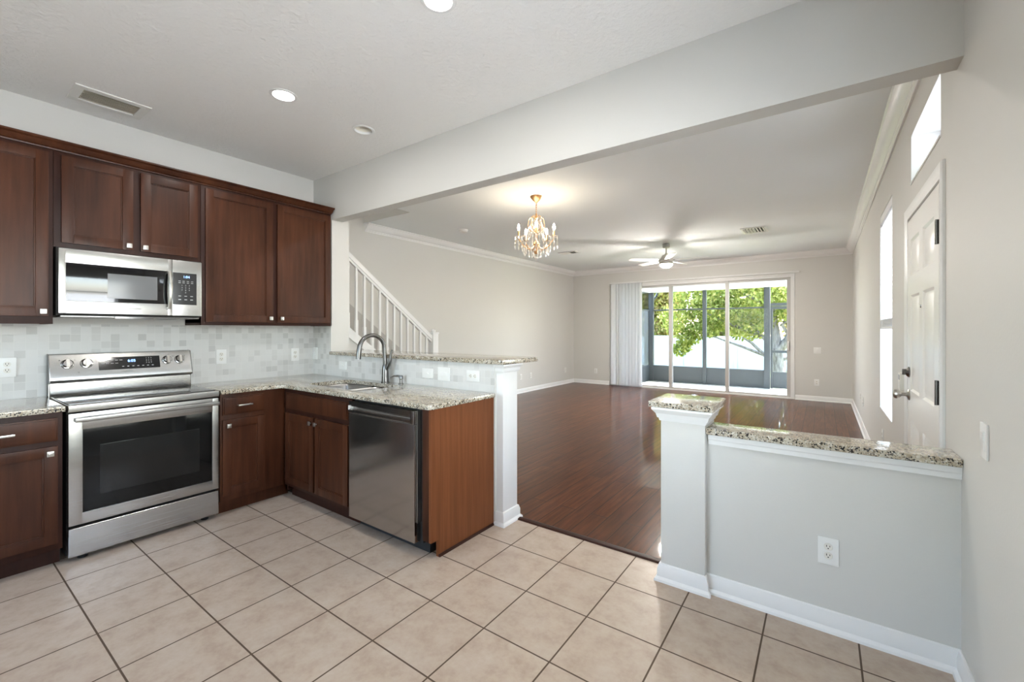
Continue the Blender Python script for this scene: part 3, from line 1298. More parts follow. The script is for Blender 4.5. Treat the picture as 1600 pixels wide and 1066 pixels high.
sx, sy = 0.535, 1.832
sp = thing('soap_dispenser', 'small nickel soap dispenser right of the faucet', 'soap dispenser', (sx, sy, ZT))
bm = nb()
lathe(bm, [(0.020, 0), (0.020, 0.004), (0.013, 0.008), (0.012, 0.035), (0.016, 0.040), (0.016, 0.060), (0.012, 0.068), (0.0, 0.070)], (sx, sy, ZT + 0.0005), (0, 0, 1), 20)
obj('base', bm, 'dark_nickel', sp)
bm = nb()
tube(bm, [(sx, sy, ZT + 0.058), (sx - 0.012, sy - 0.026, ZT + 0.066), (sx - 0.022, sy - 0.055, ZT + 0.066), (sx - 0.029, sy - 0.080, ZT + 0.055)], [0.010, 0.008, 0.006, 0.005], 12)
obj('nozzle', bm, 'dark_nickel', sp)

# ------------------------------------------------------------------ range
rg = thing('range', 'freestanding stainless electric range with black oven window', 'range', (-0.53, 0.43, 0))
RX = -0.226       # front of oven door
Y0, Y1 = 0.046, 0.814
bm = nb()
box(bm, -0.80, RX - 0.046, Y0, Y1, 0.030, 0.872)
box(bm, -0.79, RX - 0.055, Y0 + 0.02, Y1 - 0.02, 0.018, 0.035)
obj('body', bm, 'black_matte', rg, 'black enamelled oven body')
for yy in (Y0 + 0.07, Y1 - 0.07):
    for xx in (RX - 0.055, -0.74):
        bm = nb()
        lathe(bm, [(0.022, 0.0), (0.024, 0.004), (0.016, 0.012), (0.014, 0.031)], (xx, yy, 0.0), (0, 0, 1), 16)
        obj('foot', bm, 'rubber_black', rg)
bm = nb()
box(bm, RX - 0.045, RX + 0.002, Y0 + 0.002, Y1 - 0.002, 0.030, 0.196, 0.006, 3)
obj('drawer', bm, 'steel_y', rg, 'stainless warming drawer front')
bm = nb()
W0, W1, WZ0, WZ1 = 0.108, 0.772, 0.278, 0.766
FG = Frame('+x', RX)
FG.b(bm, Y0 + 0.002, W0, -0.045, 0.0, 0.212, 0.862, 0.004)
FG.b(bm, W1, Y1 - 0.002, -0.045, 0.0, 0.212, 0.862, 0.004)
FG.b(bm, W0 - 0.004, W1 + 0.004, -0.045, 0.0, 0.212, WZ0, 0.003)
FG.b(bm, W0 - 0.004, W1 + 0.004, -0.045, 0.0, WZ1, 0.862, 0.003)
od = obj('oven_door', bm, 'steel_y', rg)
bm = nb()
FG.b(bm, W0 - 0.002, W1 + 0.002, -0.040, -0.004, WZ0 - 0.002, WZ1 + 0.002, 0.002)
obj('oven_glass', bm, 'oven_window', od, 'black oven window glass')
bm = nb()
FG.b(bm, W0 + 0.075, W1 - 0.075, -0.006, -0.0034, WZ0 + 0.085, WZ1 - 0.105, 0.001)
obj('inner_window', bm, 'oven_inner_window', od, 'paler inner pane of the oven window')
bm = nb()
FG.b(bm, Y0 + 0.022, Y1 - 0.010, 0.034, 0.052, 0.816, 0.842, 0.008, 3)
for yy in (Y0 + 0.04, Y1 - 0.05):
    FG.b(bm, yy - 0.010, yy + 0.014, -0.001, 0.036, 0.820, 0.838, 0.004)
obj('handle', bm, 'handle_steel', od)
bm = nb()
box(bm, -0.765, RX + 0.006, Y0, Y1, 0.872, 0.912, 0.005, 3)
obj('cooktop_frame', bm, 'steel_y', rg)
bm = nb()
box(bm, -0.755, RX - 0.045, Y0 + 0.008, Y1 - 0.008, 0.905, 0.9165, 0.003)
ck = obj('cooktop', bm, 'cooktop_glass', rg, 'black ceramic glass cooktop')
# backguard: lower riser, tilted control panel
bm = nb()
prism(bm, [(-0.83, 0.912), (-0.772, 0.912), (-0.768, 0.930), (-0.772, 0.998), (-0.83, 0.998)], 'y', Y0, Y1)
obj('riser', bm, 'steel_y', rg)
bm = nb()
prism(bm, [(-0.835, 1.000), (-0.790, 1.000), (-0.744, 1.008), (-0.741, 1.020), (-0.744, 1.044), (-0.788, 1.184), (-0.800, 1.190), (-0.835, 1.190)], 'y', Y0 - 0.002, Y1 + 0.002)
bg = obj('control_panel', bm, 'steel_y', rg, None, 15)
for (a, b) in ((Y0 - 0.006, Y0 - 0.002), (Y1 + 0.002, Y1 + 0.006)):
    bm = nb()
    prism(bm, [(-0.838, 0.905), (-0.772, 0.905), (-0.776, 0.998), (-0.742, 1.006), (-0.740, 1.040), (-0.786, 1.188), (-0.838, 1.192)], 'y', a, b)
    obj('end_cap', bm, 'dark_nickel', bg)
# tilted face frame: direction up the face
P0 = Vector((-0.744, 0, 1.044))
P1 = Vector((-0.788, 0, 1.184))
upv = (P1 - P0).normalized()
nv = Vector((upv.z, 0, -upv.x)).normalized()


def on_face(y, s, o=0.0):
    q = P0 + upv * s + nv * o
    return Vector((q.x, y, q.z))


def face_box(bm, y0, y1, s0, s1, o0, o1):
    vs = [bm.verts.new(on_face(y, s, o)) for o in (o0, o1) for (y, s) in ((y0, s0), (y1, s0), (y1, s1), (y0, s1))]
    for f in ((0, 1, 2, 3), (7, 6, 5, 4), (0, 4, 5, 1), (1, 5, 6, 2), (2, 6, 7, 3), (3, 7, 4, 0)):
        bm.faces.new([vs[i] for i in f])


bm = nb()
face_box(bm, 0.278, 0.618, 0.028, 0.118, -0.002, 0.002)
dp = obj('display', bm, 'black_glass', bg, 'black glass control display')
text('clock_digits', '6:05', 0.026, on_face(0.455, 0.087, 0.0025), (0, 1, 0), upv, 'digits_blue', dp)
for r_ in range(2):
    for k in range(5 - r_):
        bm = nb()
        face_box(bm, 0.292 + k * 0.024, 0.292 + k * 0.024 + 0.016, 0.094 - r_ * 0.022, 0.0975 - r_ * 0.022, 0.0018, 0.0026)
        obj('key_mark', bm, 'print_grey', dp)
for r_, row in enumerate(('1  2  3', '4  5  6', '7  8  9')):
    text('digit_lettering', row, 0.013, on_face(0.553, 0.103 - r_ * 0.017, 0.0022), (0, 1, 0), upv, 'print_grey', dp)
for k in range(7):
    bm = nb()
    face_box(bm, 0.400 + k * 0.028, 0.411 + k * 0.028, 0.046, 0.050, 0.0018, 0.0026)
    obj('key_mark', bm, 'print_grey', dp)
text('brand_lettering', 'SAMSUNG', 0.0135, on_face(0.430, 0.011, 0.0006), (0, 1, 0), upv, 'logo_grey', bg)
for yy in (0.126, 0.218, 0.664, 0.742):
    cpos = on_face(yy, 0.082)
    bm = nb()
    lathe(bm, [(0.031, 0.0), (0.032, 0.004), (0.030, 0.007), (0.026, 0.008), (0.024, 0.022), (0.021, 0.026), (0.0, 0.026)], cpos, nv, 28)
    kb = obj('knob', bm, 'chrome', bg)
    bm = nb()
    face_box(bm, yy - 0.008, yy + 0.008, 0.082 - 0.027, 0.082 + 0.027, 0.010, 0.036)
    bmesh.ops.bevel(bm, geom=list(bm.edges), offset=0.003, segments=2, affect='EDGES')
    obj('knob_grip', bm, 'nickel', kb)
for yy, dd in ((0.126, ((-0.036, 0.028), (0.036, 0.028), (0.052, -0.060))), (0.742, ((-0.036, 0.028), (0.034, 0.028), (0.0, -0.038))), (0.664, ((0.034, 0.028), (0.010, 0.042)))):
    for dy, ds in dd:
        bm = nb()
        face_box(bm, yy + dy - 0.0025, yy + dy + 0.0025, 0.082 + ds - 0.0025, 0.082 + ds + 0.0025, -0.0005, 0.0006)
        obj('burner_mark', bm, 'logo_grey', bg)

# ------------------------------------------------------------------ microwave
mw = thing('microwave', 'stainless over-the-range microwave with black window', 'microwave', (-0.66, 0.42, 1.435))
MX = -0.452
FM = Frame('+x', MX)
MY0, MY1, MZ0, MZ1 = 0.040, 0.784, 1.452, 1.850
bm = nb()
box(bm, XW + 0.009, MX - 0.050, MY0 - 0.004, MY1 + 0.004, 1.440, 1.861, 0.002)
obj('body', bm, 'black_matte', mw, 'black casing')
bm = nb()
box(bm, XW + 0.03, MX - 0.02, MY0 + 0.01, MY1 - 0.01, 1.430, 1.4402, 0.003)
box(bm, MX - 0.06, MX - 0.012, MY0 + 0.26, MY1 - 0.28, 1.424, 1.4402, 0.002)
obj('underside_vent', bm, 'dark_nickel', mw)
SEAM = 0.604
bm = nb()
wy0, wy1, wz0, wz1 = 0.072, 0.578, 1.532, 1.764
FM.b(bm, MY0, wy0, -0.050, 0.0, MZ0, MZ1, 0.004)
FM.b(bm, wy1, SEAM - 0.001, -0.050, 0.0, MZ0, MZ1, 0.004)
FM.b(bm, wy0 - 0.004, wy1 + 0.004, -0.050, 0.0, MZ0, wz0, 0.004)
FM.b(bm, wy0 - 0.004, wy1 + 0.004, -0.050, 0.0, wz1, MZ1, 0.004)
md = obj('door', bm, 'steel_y', mw)
bm = nb()
FM.b(bm, wy0 - 0.002, wy1 + 0.012, -0.045, -0.0015, wz0 - 0.002, wz1 + 0.002, 0.002)
obj('window', bm, 'black_glass', md, 'black glass window')
bm = nb()
FM.b(bm, 0.262, 0.520, -0.003, -0.0011, 1.556, 1.716, 0.0005)
obj('window_screen', bm, 'micro_screen', md, 'grey perforated screen in the window')
bm = nb()
pts = []
for k in range(13):
    tt = k / 12
    z = 1.500 + 0.262 * tt
    pts.append(FM.p(0.584, 0.018 + 0.026 * math.sin(PI * tt), z))
tube(bm, pts, 0.011, 12)
for z in (1.506, 1.756):
    lathe(bm, [(0.010, -0.002), (0.010, 0.022)], FM.p(0.584, 0, z), (1, 0, 0), 12)
obj('handle', bm, 'nickel', md)
bm = nb()
FM.b(bm, SEAM + 0.001, MY1, -0.050, 0.0, MZ0, MZ1, 0.004)
cp = obj('control_panel', bm, 'steel_y', mw)
bm = nb()
FM.b(bm, 0.606, 0.752, -0.02, 0.0015, 1.532, 1.762, 0.004)
kp = obj('keypad', bm, 'black_plastic', cp, 'black keypad')
text('clock_digits', '1:04', 0.024, FM.p(0.688, 0.0018, 1.733), (0, 1, 0), (0, 0, 1), 'digits_blue', kp)
def key_mark(u0, u1, z0, z1):
    bm = nb()
    FM.b(bm, u0, u1, 0.001, 0.0021, z0, z1)
    obj('key_mark', bm, 'print_grey', kp)


for uu in (0.640, 0.664, 0.690, 0.716):
    key_mark(uu, uu + 0.014, 1.700, 1.704)
    key_mark(uu, uu + 0.014, 1.688, 1.692)
for r_, row in enumerate(('1    2    3', '4    5    6', '7    8    9', '0')):
    text('digit_lettering', row, 0.0135, FM.p(0.6835, 0.0018, 1.671 - r_ * 0.017), (0, 1, 0), (0, 0, 1), 'print_grey', kp)
for uu in (0.640, 0.676, 0.712):
    key_mark(uu, uu + 0.016, 1.592, 1.597)
    key_mark(uu, uu + 0.016, 1.566, 1.572)
text('brand_lettering', 'SAMSUNG', 0.016, FM.p(0.395, 0.0004, 1.492), (0, 1, 0), (0, 0, 1), 'logo_grey', md)

# ------------------------------------------------------------------ dishwasher
dw = thing('dishwasher', 'stainless dishwasher between sink cabinet and wood end panel', 'dishwasher', (1.01, 1.5, 0))
DX0, DX1, DY = 0.684, 1.338, 1.258
FD = Frame('-y', DY)
bm = nb()
box(bm, DX0 - 0.002, 1.366, DY + 0.046, 1.86, 0.075, 0.876)
box(bm, DX0, 1.372, 1.352, 1.86, 0.0, 0.08)
obj('tub', bm, 'black_matte', dw, 'black tub and toe kick')
bm = nb()
FD.b(bm, DX0, DX1, -0.044, 0.0, 0.082, 0.786, 0.004, 3)
dd = obj('door', bm, 'steel_x', dw)
bm = nb()
# pocket handle along the top: lip, recess, header
prism(bm, [(DY + 0.044, 0.788), (DY + 0.002, 0.788), (DY - 0.006, 0.796), (DY - 0.006, 0.812), (DY + 0.004, 0.818), (DY + 0.026, 0.816), (DY + 0.026, 0.830), (DY + 0.002, 0.834), (DY, 0.868), (DY + 0.044, 0.868)], 'x', DX0, DX1 - 0.030)
box(bm, DX1 - 0.030, DX1, DY - 0.006, DY + 0.044, 0.788, 0.868, 0.002)
obj('pocket_handle', bm, 'steel_x', dd, 'recessed steel pocket handle')
bm = nb()
box(bm, DX0 + 0.001, DX0 + 0.014, DY - 0.006, DY + 0.03, 0.806, 0.838, 0.002)
obj('handle_end_cap', bm, 'white_plastic', dd, 'light end cap of the pocket handle')
bm = nb()
box(bm, DX1 + 0.004, DX1 + 0.010, DY + 0.016, DY + 0.045, 0.20, 0.87)
obj('door_gasket', bm, 'nickel', dd)


# ------------------------------------------------------------------ wall plates
def outlet(F, u, z, label, group=None, horizontal=False, pw=0.077, ph=0.121, w0=0.0):
    o = thing('wall_outlet', label, 'outlet', F.p(u, w0, z), group)
    if horizontal:
        pw, ph = ph, pw
    bm = nb()
    F.b(bm, u - pw / 2, u + pw / 2, w0 + 0.0003, w0 + 0.006, z - ph / 2, z + ph / 2, 0.0025)
    obj('plate', bm, 'white_plastic', o)
    for s in (-1, 1):
        du, dz = (s * 0.0195, 0) if horizontal else (0, s * 0.0195)
        bm = nb()
        lathe(bm, [(0.0165, 0.0), (0.0165, 0.0015), (0.0155, 0.0025), (0.0, 0.0025)], F.p(u + du, w0 + 0.006, z + dz), F.d(), 20)
        so = obj('socket', bm, 'ivory_plastic', o)
        bm = nb()
        for (a, b, ww, hh) in ((-0.006, 0.004, 0.0013, 0.0045), (0.006, 0.004, 0.0013, 0.0038), (0.0, -0.0065, 0.0023, 0.0023)):
            if horizontal:
                a, b, ww, hh = b, a, hh, ww
            F.b(bm, u + du + a - ww, u + du + a + ww, w0 + 0.0083, w0 + 0.0090, z + dz + b - hh, z + dz + b + hh)
        obj('slots', bm, 'slot_dark', so, 'dark plug slots')
    return o


def switch(F, u, z, label, horizontal=False, pw=0.075, ph=0.118, w0=0.0, style='rocker', group=None):
    o = thing('light_switch', label, 'switch', F.p(u, w0, z), group)
    rw, rh = 0.033, 0.066
    if horizontal:
        pw, ph, rw, rh = ph, pw, rh, rw
    bm = nb()
    F.b(bm, u - pw / 2, u + pw / 2, w0 + 0.0003, w0 + 0.006, z - ph / 2, z + ph / 2, 0.0025)
    obj('plate', bm, 'white_plastic', o)
    bm = nb()
    if style == 'rocker':
        F.b(bm, u - rw / 2, u + rw / 2, w0 + 0.005, w0 + 0.008, z - rh / 2, z + rh / 2, 0.001)
        if horizontal:
            F.b(bm, u + 0.002, u + rw / 2 - 0.003, w0 + 0.007, w0 + 0.011, z - rh / 2 + 0.003, z + rh / 2 - 0.003, 0.001)
        else:
            F.b(bm, u - rw / 2 + 0.003, u + rw / 2 - 0.003, w0 + 0.007, w0 + 0.011, z + 0.002, z + rh / 2 - 0.003, 0.001)
        obj('rocker', bm, 'white_plastic', o)
    elif style == 'toggle':
        if horizontal:
            F.b(bm, u - 0.004, u + 0.012, w0 + 0.005, w0 + 0.016, z - 0.005, z + 0.005, 0.001)
        else:
            F.b(bm, u - 0.005, u + 0.005, w0 + 0.005, w0 + 0.016, z - 0.004, z + 0.012, 0.001)
        obj('toggle', bm, 'white_plastic', o)
    return o


F_RANGE = Frame('+x', XW + 0.008)
F_SINK = Frame('-y', YB - 0.008)
F_HALF = Frame('-y', 1.925)
F_RIGHT = Frame('-x', XR)
F_BACK = Frame('-y', YL)
F_LEFT = Frame('+x', XL)
outlet(F_RANGE, -0.130, 1.115, 'white outlet on the mosaic tile left of the range, at the picture edge')
outlet(F_RANGE, 1.058, 1.123, 'white outlet on the mosaic tile just right of the range control panel')
outlet(F_RANGE, 1.690, 1.113, 'white outlet on the mosaic tile in the corner left of the sink')
switch(F_SINK, -0.800, 1.118, 'slim white switch plate on the sink wall tile right at the corner', style='toggle')
switch(F_SINK, -0.330, 1.020, 'white switch laid sideways on the tile left of the faucet', True, style='toggle')
switch(F_SINK, 0.800, 1.012, 'sideways white toggle switch under the bar top, next to the soap dispenser', True, style='toggle')
switch(F_SINK, 0.975, 1.016, 'wide white rocker switch in the middle of the three plates under the bar top', True, 0.10, 0.125, style='rocker')
outlet(F_SINK, 1.265, 1.020, 'sideways white outlet under the bar top nearest the end post', horizontal=True)
outlet(F_HALF, 3.324, 0.356, 'large white duplex outlet low on the grey half wall')
sw = switch(F_RIGHT, 1.612, 0.978, 'thick white rocker switch on the right wall above the granite ledge end', style='rocker')
outlet(F_BACK, -1.326, 0.325, 'white outlet on the far wall left of the vertical blinds')
outlet(F_BACK, 3.207, 0.352, 'white outlet low on the far wall right of the sliding doors')
switch(F_BACK, 3.217, 0.960, 'white wide switch plate above the outlet right of the sliding doors', pw=0.115, ph=0.118, style='rocker')
outlet(F_LEFT, 7.150, 0.345, 'white outlet on the long left wall, half hidden behind the bar post')
outlet(F_LEFT, 7.540, 0.345, 'white outlet on the long left wall in the open, second from the bar post')
outlet(F_LEFT, 9.120, 0.345, 'white outlet on the long left wall close to the far corner')
outlet(F_RIGHT, 7.500, 0.395, 'white outlet low on the right wall, the one nearest the far corner')
outlet(F_RIGHT, 7.010, 0.385, 'white outlet low on the right wall, second from the far corner')
outlet(F_RIGHT, 4.650, 0.390, 'white outlet below the tall right window, just above the granite ledge')

# ------------------------------------------------------------------ ceiling fittings


def can(cx, cy, lit, label, watts=None):
    o = thing('recessed_light', label, 'ceiling light', (cx, cy, ZC))
    bm = nb()
    lathe(bm, [(CAN_R - 0.001, 0.004), (CAN_R - 0.002, -0.004), (CAN_R + 0.012, -0.0035), (CAN_R + 0.017, -0.0002), (CAN_R + 0.001, -0.0002)], (cx, cy, ZC), (0, 0, 1), 40)
    bm2 = nb()
    n = 40
    prof = [(CAN_R + 0.016, -0.0004), (CAN_R + 0.013, -0.004), (CAN_R - 0.002, -0.005), (CAN_R - 0.004, 0.0), (CAN_R - 0.006, 0.012)]
    rings = [[bm2.verts.new((cx + r * math.cos(2 * PI * k / n), cy + r * math.sin(2 * PI * k / n), ZC + h)) for k in range(n)] for r, h in prof]
    for a, b in zip(rings, rings[1:]):
        for k in range(n):
            bm2.faces.new([a[k], a[(k + 1) % n], b[(k + 1) % n], b[k]])
    bm.free()
    obj('trim_ring', bm2, 'white_plastic', o)
    bm = nb()
    if lit:
        lathe(bm, [(0.0, 0.004), (0.030, 0.005), (CAN_R - 0.008, 0.010), (CAN_R - 0.005, 0.014), (0.0, 0.016)], (cx, cy, ZC), (0, 0, 1), 40)
        obj('lens', bm, 'lens_lit', o, 'glowing white lens')
        d = bpy.data.lights.new('recessed_lamp', 'AREA')
        d.shape = 'DISK'
        d.size = 0.11
        d.energy = watts or CAN_W
        d.color = (1.0, 0.965, 0.91)
        lo = bpy.data.objects.new('recessed_lamp', d)
        COL.objects.link(lo)
        lo.location = (0, 0, -0.006)
        lo.parent = o
    else:
        prof = [(CAN_R - 0.006, 0.012), (CAN_R - 0.012, 0.06), (CAN_R - 0.020, 0.11), (0.0, 0.12)]
        rings = [[bm.verts.new((cx + r * math.cos(2 * PI * k / n), cy + r * math.sin(2 * PI * k / n), ZC + h)) for k in range(n)] for r, h in prof[:-1]]
        for a, b in zip(rings, rings[1:]):
            for k in range(n):
                bm.faces.new([a[k], a[(k + 1) % n], b[(k + 1) % n], b[k]])
        bm.faces.new(rings[-1])
        obj('reflector', bm, 'lens_unlit', o, 'cream inside of the unlit can')
        bm = nb()
        lathe(bm, [(0.0, 0.045), (0.026, 0.048), (0.040, 0.056), (0.036, 0.075), (0.018, 0.105)], (cx, cy, ZC), (0, 0, 1), 28)
        obj('bulb', bm, 'lens_unlit', o, 'unlit flood bulb')


CAN_W = 4.5
FILL_W = 9
can(*CANS[0], 'lit round recessed ceiling light above the sink, right of the ceiling vent')
can(*CANS[1], 'unlit cream recessed ceiling light close to the beam')
can(*CANS[2], 'lit round recessed ceiling light cut by the top picture edge')
can(*CAN_EXTRA[0], 'added recessed ceiling light, unseen behind the camera, for kitchen fill')
can(*CAN_FILL[0], 'added recessed ceiling light, unseen behind the beam, for living room fill', FILL_W)

kv = thing('ceiling_vent', 'white rectangular ceiling vent with long dusty louvres in the kitchen', 'vent', (-0.51, 0.285, ZC))
bm = nb()
x0, x1, y0, y1 = -0.645, -0.375, 0.100, 0.470
ix0, ix1, iy0, iy1 = -0.598, -0.422, 0.147, 0.423
for a, b, c_, d_ in ((x0, ix0, y0, y1), (ix1, x1, y0, y1), (ix0, ix1, y0, iy0), (ix0, ix1, iy1, y1)):
    box(bm, a, b, c_, d_, ZC - 0.008, ZC - 0.0003, 0.002)
obj('frame', bm, 'vent_white', kv)
bm = nb()
box(bm, ix0 - 0.001, ix1 + 0.001, iy0 - 0.001, iy1 + 0.001, ZC + 0.05, ZC + 0.055)
obj('duct', bm, 'slot_dark', kv, 'dark duct behind the louvres')
for k in range(7):
    bm = nb()
    xx = ix0 + 0.016 + k * 0.0245
    prism(bm, [(xx + 0.007, ZC - 0.004), (xx + 0.009, ZC - 0.003), (xx - 0.003, ZC + 0.014), (xx - 0.005, ZC + 0.013)], 'y', iy0 + 0.012, iy1)
    obj('louvre', bm, 'vent_dust', kv)
bm = nb()
for k in range(4):
    box(bm, ix0 + 0.02 + k * 0.042, ix0 + 0.032 + k * 0.042, iy0, iy0 + 0.010, ZC - 0.004, ZC + 0.010)
obj('adjuster', bm, 'vent_dust', kv)


def ceil_vent(cx, cy, sx, sy, label):
    o = thing('ceiling_vent', label, 'vent', (cx, cy, ZC))
    bm = nb()
    b = 0.03
    for a0, a1, c0, c1 in ((cx - sx, cx - sx + b, cy - sy, cy + sy), (cx + sx - b, cx + sx, cy - sy, cy + sy), (cx - sx + b, cx + sx - b, cy - sy, cy - sy + b), (cx - sx + b, cx + sx - b, cy + sy - b, cy + sy)):
        box(bm, a0, a1, c0, c1, ZC - 0.012, ZC - 0.0003, 0.003)
    obj('frame', bm, 'white_plastic', o)
    bm = nb()
    box(bm, cx - sx + b, cx + sx - b, cy - sy + b, cy + sy - b, ZC - 0.003, ZC - 0.001)
    obj('duct', bm, 'slot_dark', o, 'dark gap behind the louvres')
    n = 7
    for k in range(n):
        bm = nb()
        xx = cx - sx + b + 0.012 + (2 * sx - 2 * b - 0.024) * k / (n - 1)
        s = -1 if k < n / 2 else 1
        prism(bm, [(xx - 0.012 * s, ZC - 0.004), (xx - 0.010 * s, ZC - 0.004), (xx + 0.014 * s, ZC - 0.020), (xx + 0.012 * s, ZC - 0.020)], 'y', cy - sy + b, cy + sy - b)
        obj('louvre', bm, 'vent_white', o)


ceil_vent(-0.685, 6.96, 0.19, 0.11, 'square white ceiling vent right of the chandelier')
ceil_vent(2.47, 6.89, 0.165, 0.20, 'square white ceiling vent right of the ceiling fan')
sm = thing('smoke_detector', 'round white smoke detector on the living room ceiling', 'smoke detector', (-1.063, 4.348, ZC))
bm = nb()
lathe(bm, [(0.070, -0.0003), (0.070, -0.010), (0.064, -0.016), (0.060, -0.034), (0.050, -0.040), (0.0, -0.041)], (-1.063, 4.348, ZC), (0, 0, 1), 32)
obj('body', bm, 'white_plastic', sm)
bm = nb()
lathe(bm, [(0.012, -0.0405), (0.012, -0.043), (0.0, -0.0435)], (-1.063, 4.348, ZC), (0, 0, 1), 16)
obj('button', bm, 'ivory_plastic', sm)

# ------------------------------------------------------------------ chandelier
CX, CY = 0.691, 3.620
ch = thing('chandelier', 'small gold crystal chandelier with five lit candle bulbs', 'chandelier', (CX, CY, ZC))
bm = nb()
lathe(bm, [(0.068, -0.0005), (0.070, -0.006), (0.060, -0.022), (0.034, -0.050), (0.014, -0.066), (0.010, -0.074), (0.0, -0.074)], (CX, CY, ZC), (0, 0, 1), 32)
obj('canopy', bm, 'gold_metal', ch)
bm = nb()
z = ZC - 0.072
k = 0
while z > 2.645:
    a = 0 if k % 2 else PI / 2
    ring = [(CX + 0.0085 * math.cos(a) * math.cos(t_), CY + 0.0085 * math.sin(a) * math.cos(t_), z - 0.015 + 0.016 * math.sin(t_)) for t_ in [2 * PI * i / 12 for i in range(13)]]
    tube(bm, ring, 0.0022, 6)
    z -= 0.024
    k += 1
obj('chain', bm, 'gold_metal', ch)
bm = nb()
lathe(bm, [(0.0, 0.640), (0.010, 0.636), (0.012, 0.600), (0.022, 0.585), (0.012, 0.570), (0.010, 0.480), (0.018, 0.465), (0.026, 0.440), (0.014, 0.415), (0.012, 0.330), (0.030, 0.310), (0.036, 0.290), (0.022, 0.268), (0.018, 0.230), (0.030, 0.215), (0.022, 0.190), (0.0, 0.176)],
      (CX, CY, 2.02), (0, 0, 1), 24)
obj('stem', bm, 'gold_metal', ch)


def drop(c, L=0.030, r=0.009):
    bm = nb()
    lathe(bm, [(0.0, 0.0), (0.0025, -0.004), (0.0045, -0.010), (r, -L * 0.66), (r * 0.75, -L * 0.86), (0.0, -L)], c, (0, 0, 1), 7)
    return bm


TH0 = math.atan2(-0.490 - CY, 3.305 - CX)
ARM_R = 0.205
bulb_pts = []
for k in range(5):
    a = TH0 + 2 * PI * k / 5
    dx, dy = math.cos(a), math.sin(a)
    prof = [(0.020, 2.300), (0.060, 2.262), (0.105, 2.258), (0.150, 2.290), (0.185, 2.335), (ARM_R, 2.368)]
    # smooth with simple subdivision
    fine = []
    for i in range(len(prof) - 1):
        p0 = prof[max(0, i - 1)]
        p1, p2 = prof[i], prof[i + 1]
        p3 = prof[min(len(prof) - 1, i + 2)]
        for s in range(5):
            t_ = s / 5
            fine.append(tuple(0.5 * ((2 * p1[j]) + (-p0[j] + p2[j]) * t_ + (2 * p0[j] - 5 * p1[j] + 4 * p2[j] - p3[j]) * t_ ** 2 + (-p0[j] + 3 * p1[j] - 3 * p2[j] + p3[j]) * t_ ** 3) for j in range(2)))
    fine.append(prof[-1])
    bm = nb()
    tube(bm, [(CX + dx * r, CY + dy * r, z) for r, z in fine], 0.0055, 8)
    arm = obj('arm', bm, 'gold_metal', ch)
    ax, ay = CX + dx * ARM_R, CY + dy * ARM_R
    bm = nb()
    lathe(bm, [(0.006, 2.366), (0.030, 2.374), (0.044, 2.388), (0.041, 2.389), (0.026, 2.380), (0.0, 2.378)], (ax, ay, 0), (0, 0, 1), 16)
    obj('drip_pan', bm, 'crystal', arm, 'clear glass drip pan')
    bm = nb()
    lathe(bm, [(0.012, 2.380), (0.011, 2.385), (0.0105, 2.455), (0.0, 2.456)], (ax, ay, 0), (0, 0, 1), 14)
    obj('candle_sleeve', bm, 'gold_metal', arm)
    bm = nb()
    lathe(bm, [(0.006, 2.457), (0.0125, 2.470), (0.014, 2.485), (0.010, 2.505), (0.004, 2.522), (0.0, 2.528)], (ax, ay, 0), (0, 0, 1), 14)
    obj('bulb', bm, 'bulb_lit', arm, 'glowing candle bulb')
    for q in range(6):
        b_ = 2 * PI * q / 6
        px, py = ax + 0.042 * math.cos(b_), ay + 0.042 * math.sin(b_)
        obj('crystal_drop', drop((px, py, 2.387), (0.150, 0.085)[q % 2], 0.0115), 'crystal', ch)
for (R_, z_, n_, L_) in ((0.055, 2.585, 10, 0.038), (0.095, 2.500, 12, 0.040), (0.085, 2.290, 10, 0.075), (0.135, 2.275, 12, 0.095), (0.045, 2.225, 6, 0.070)):
    for q in range(n_):
        b_ = 2 * PI * q / n_ + R_ * 9
        obj('crystal_drop', drop((CX + R_ * math.cos(b_), CY + R_ * math.sin(b_), z_), L_, 0.010), 'crystal', ch)
bm = nb()
sphere(bm, (CX, CY, 2.165), 0.024, 12, 8)
lathe(bm, [(0.004, 2.190), (0.004, 2.205)], (CX, CY, 0), (0, 0, 1), 8)
obj('pendant_ball', bm, 'crystal', ch, 'clear crystal ball at the bottom')
# swags of beads from the top tier to the arms
for k in range(10):
    a = TH0 + 2 * PI * k / 10
    end_r, end_z = (ARM_R - 0.04, 2.385) if k % 2 == 0 else (0.14, 2.30)
    bm = nb()
    sp_, sr_ = [], []
    for s in range(45):
        t_ = s / 44
        r = 0.045 + (end_r - 0.045) * t_
        z = 2.600 + (end_z - 2.600) * t_ - 0.045 * math.sin(PI * t_)
        sp_.append((CX + math.cos(a) * r, CY + math.sin(a) * r, z))
        sr_.append((0.0012, 0.0055, 0.0068, 0.0055)[s % 4])
    tube(bm, sp_, sr_, 7)
    obj('bead_swag', bm, 'crystal', ch)
bm = nb()
for k in range(5):
    a = TH0 + 2 * PI * (k + 0.5) / 5
    tube(bm, [(CX + math.cos(a) * r, CY + math.sin(a) * r, z) for r, z in ((0.010, 2.600), (0.045, 2.630), (0.085, 2.600), (0.100, 2.530), (0.070, 2.470), (0.014, 2.450))], 0.0035, 6)
obj('scroll_frame', bm, 'gold_metal', ch)

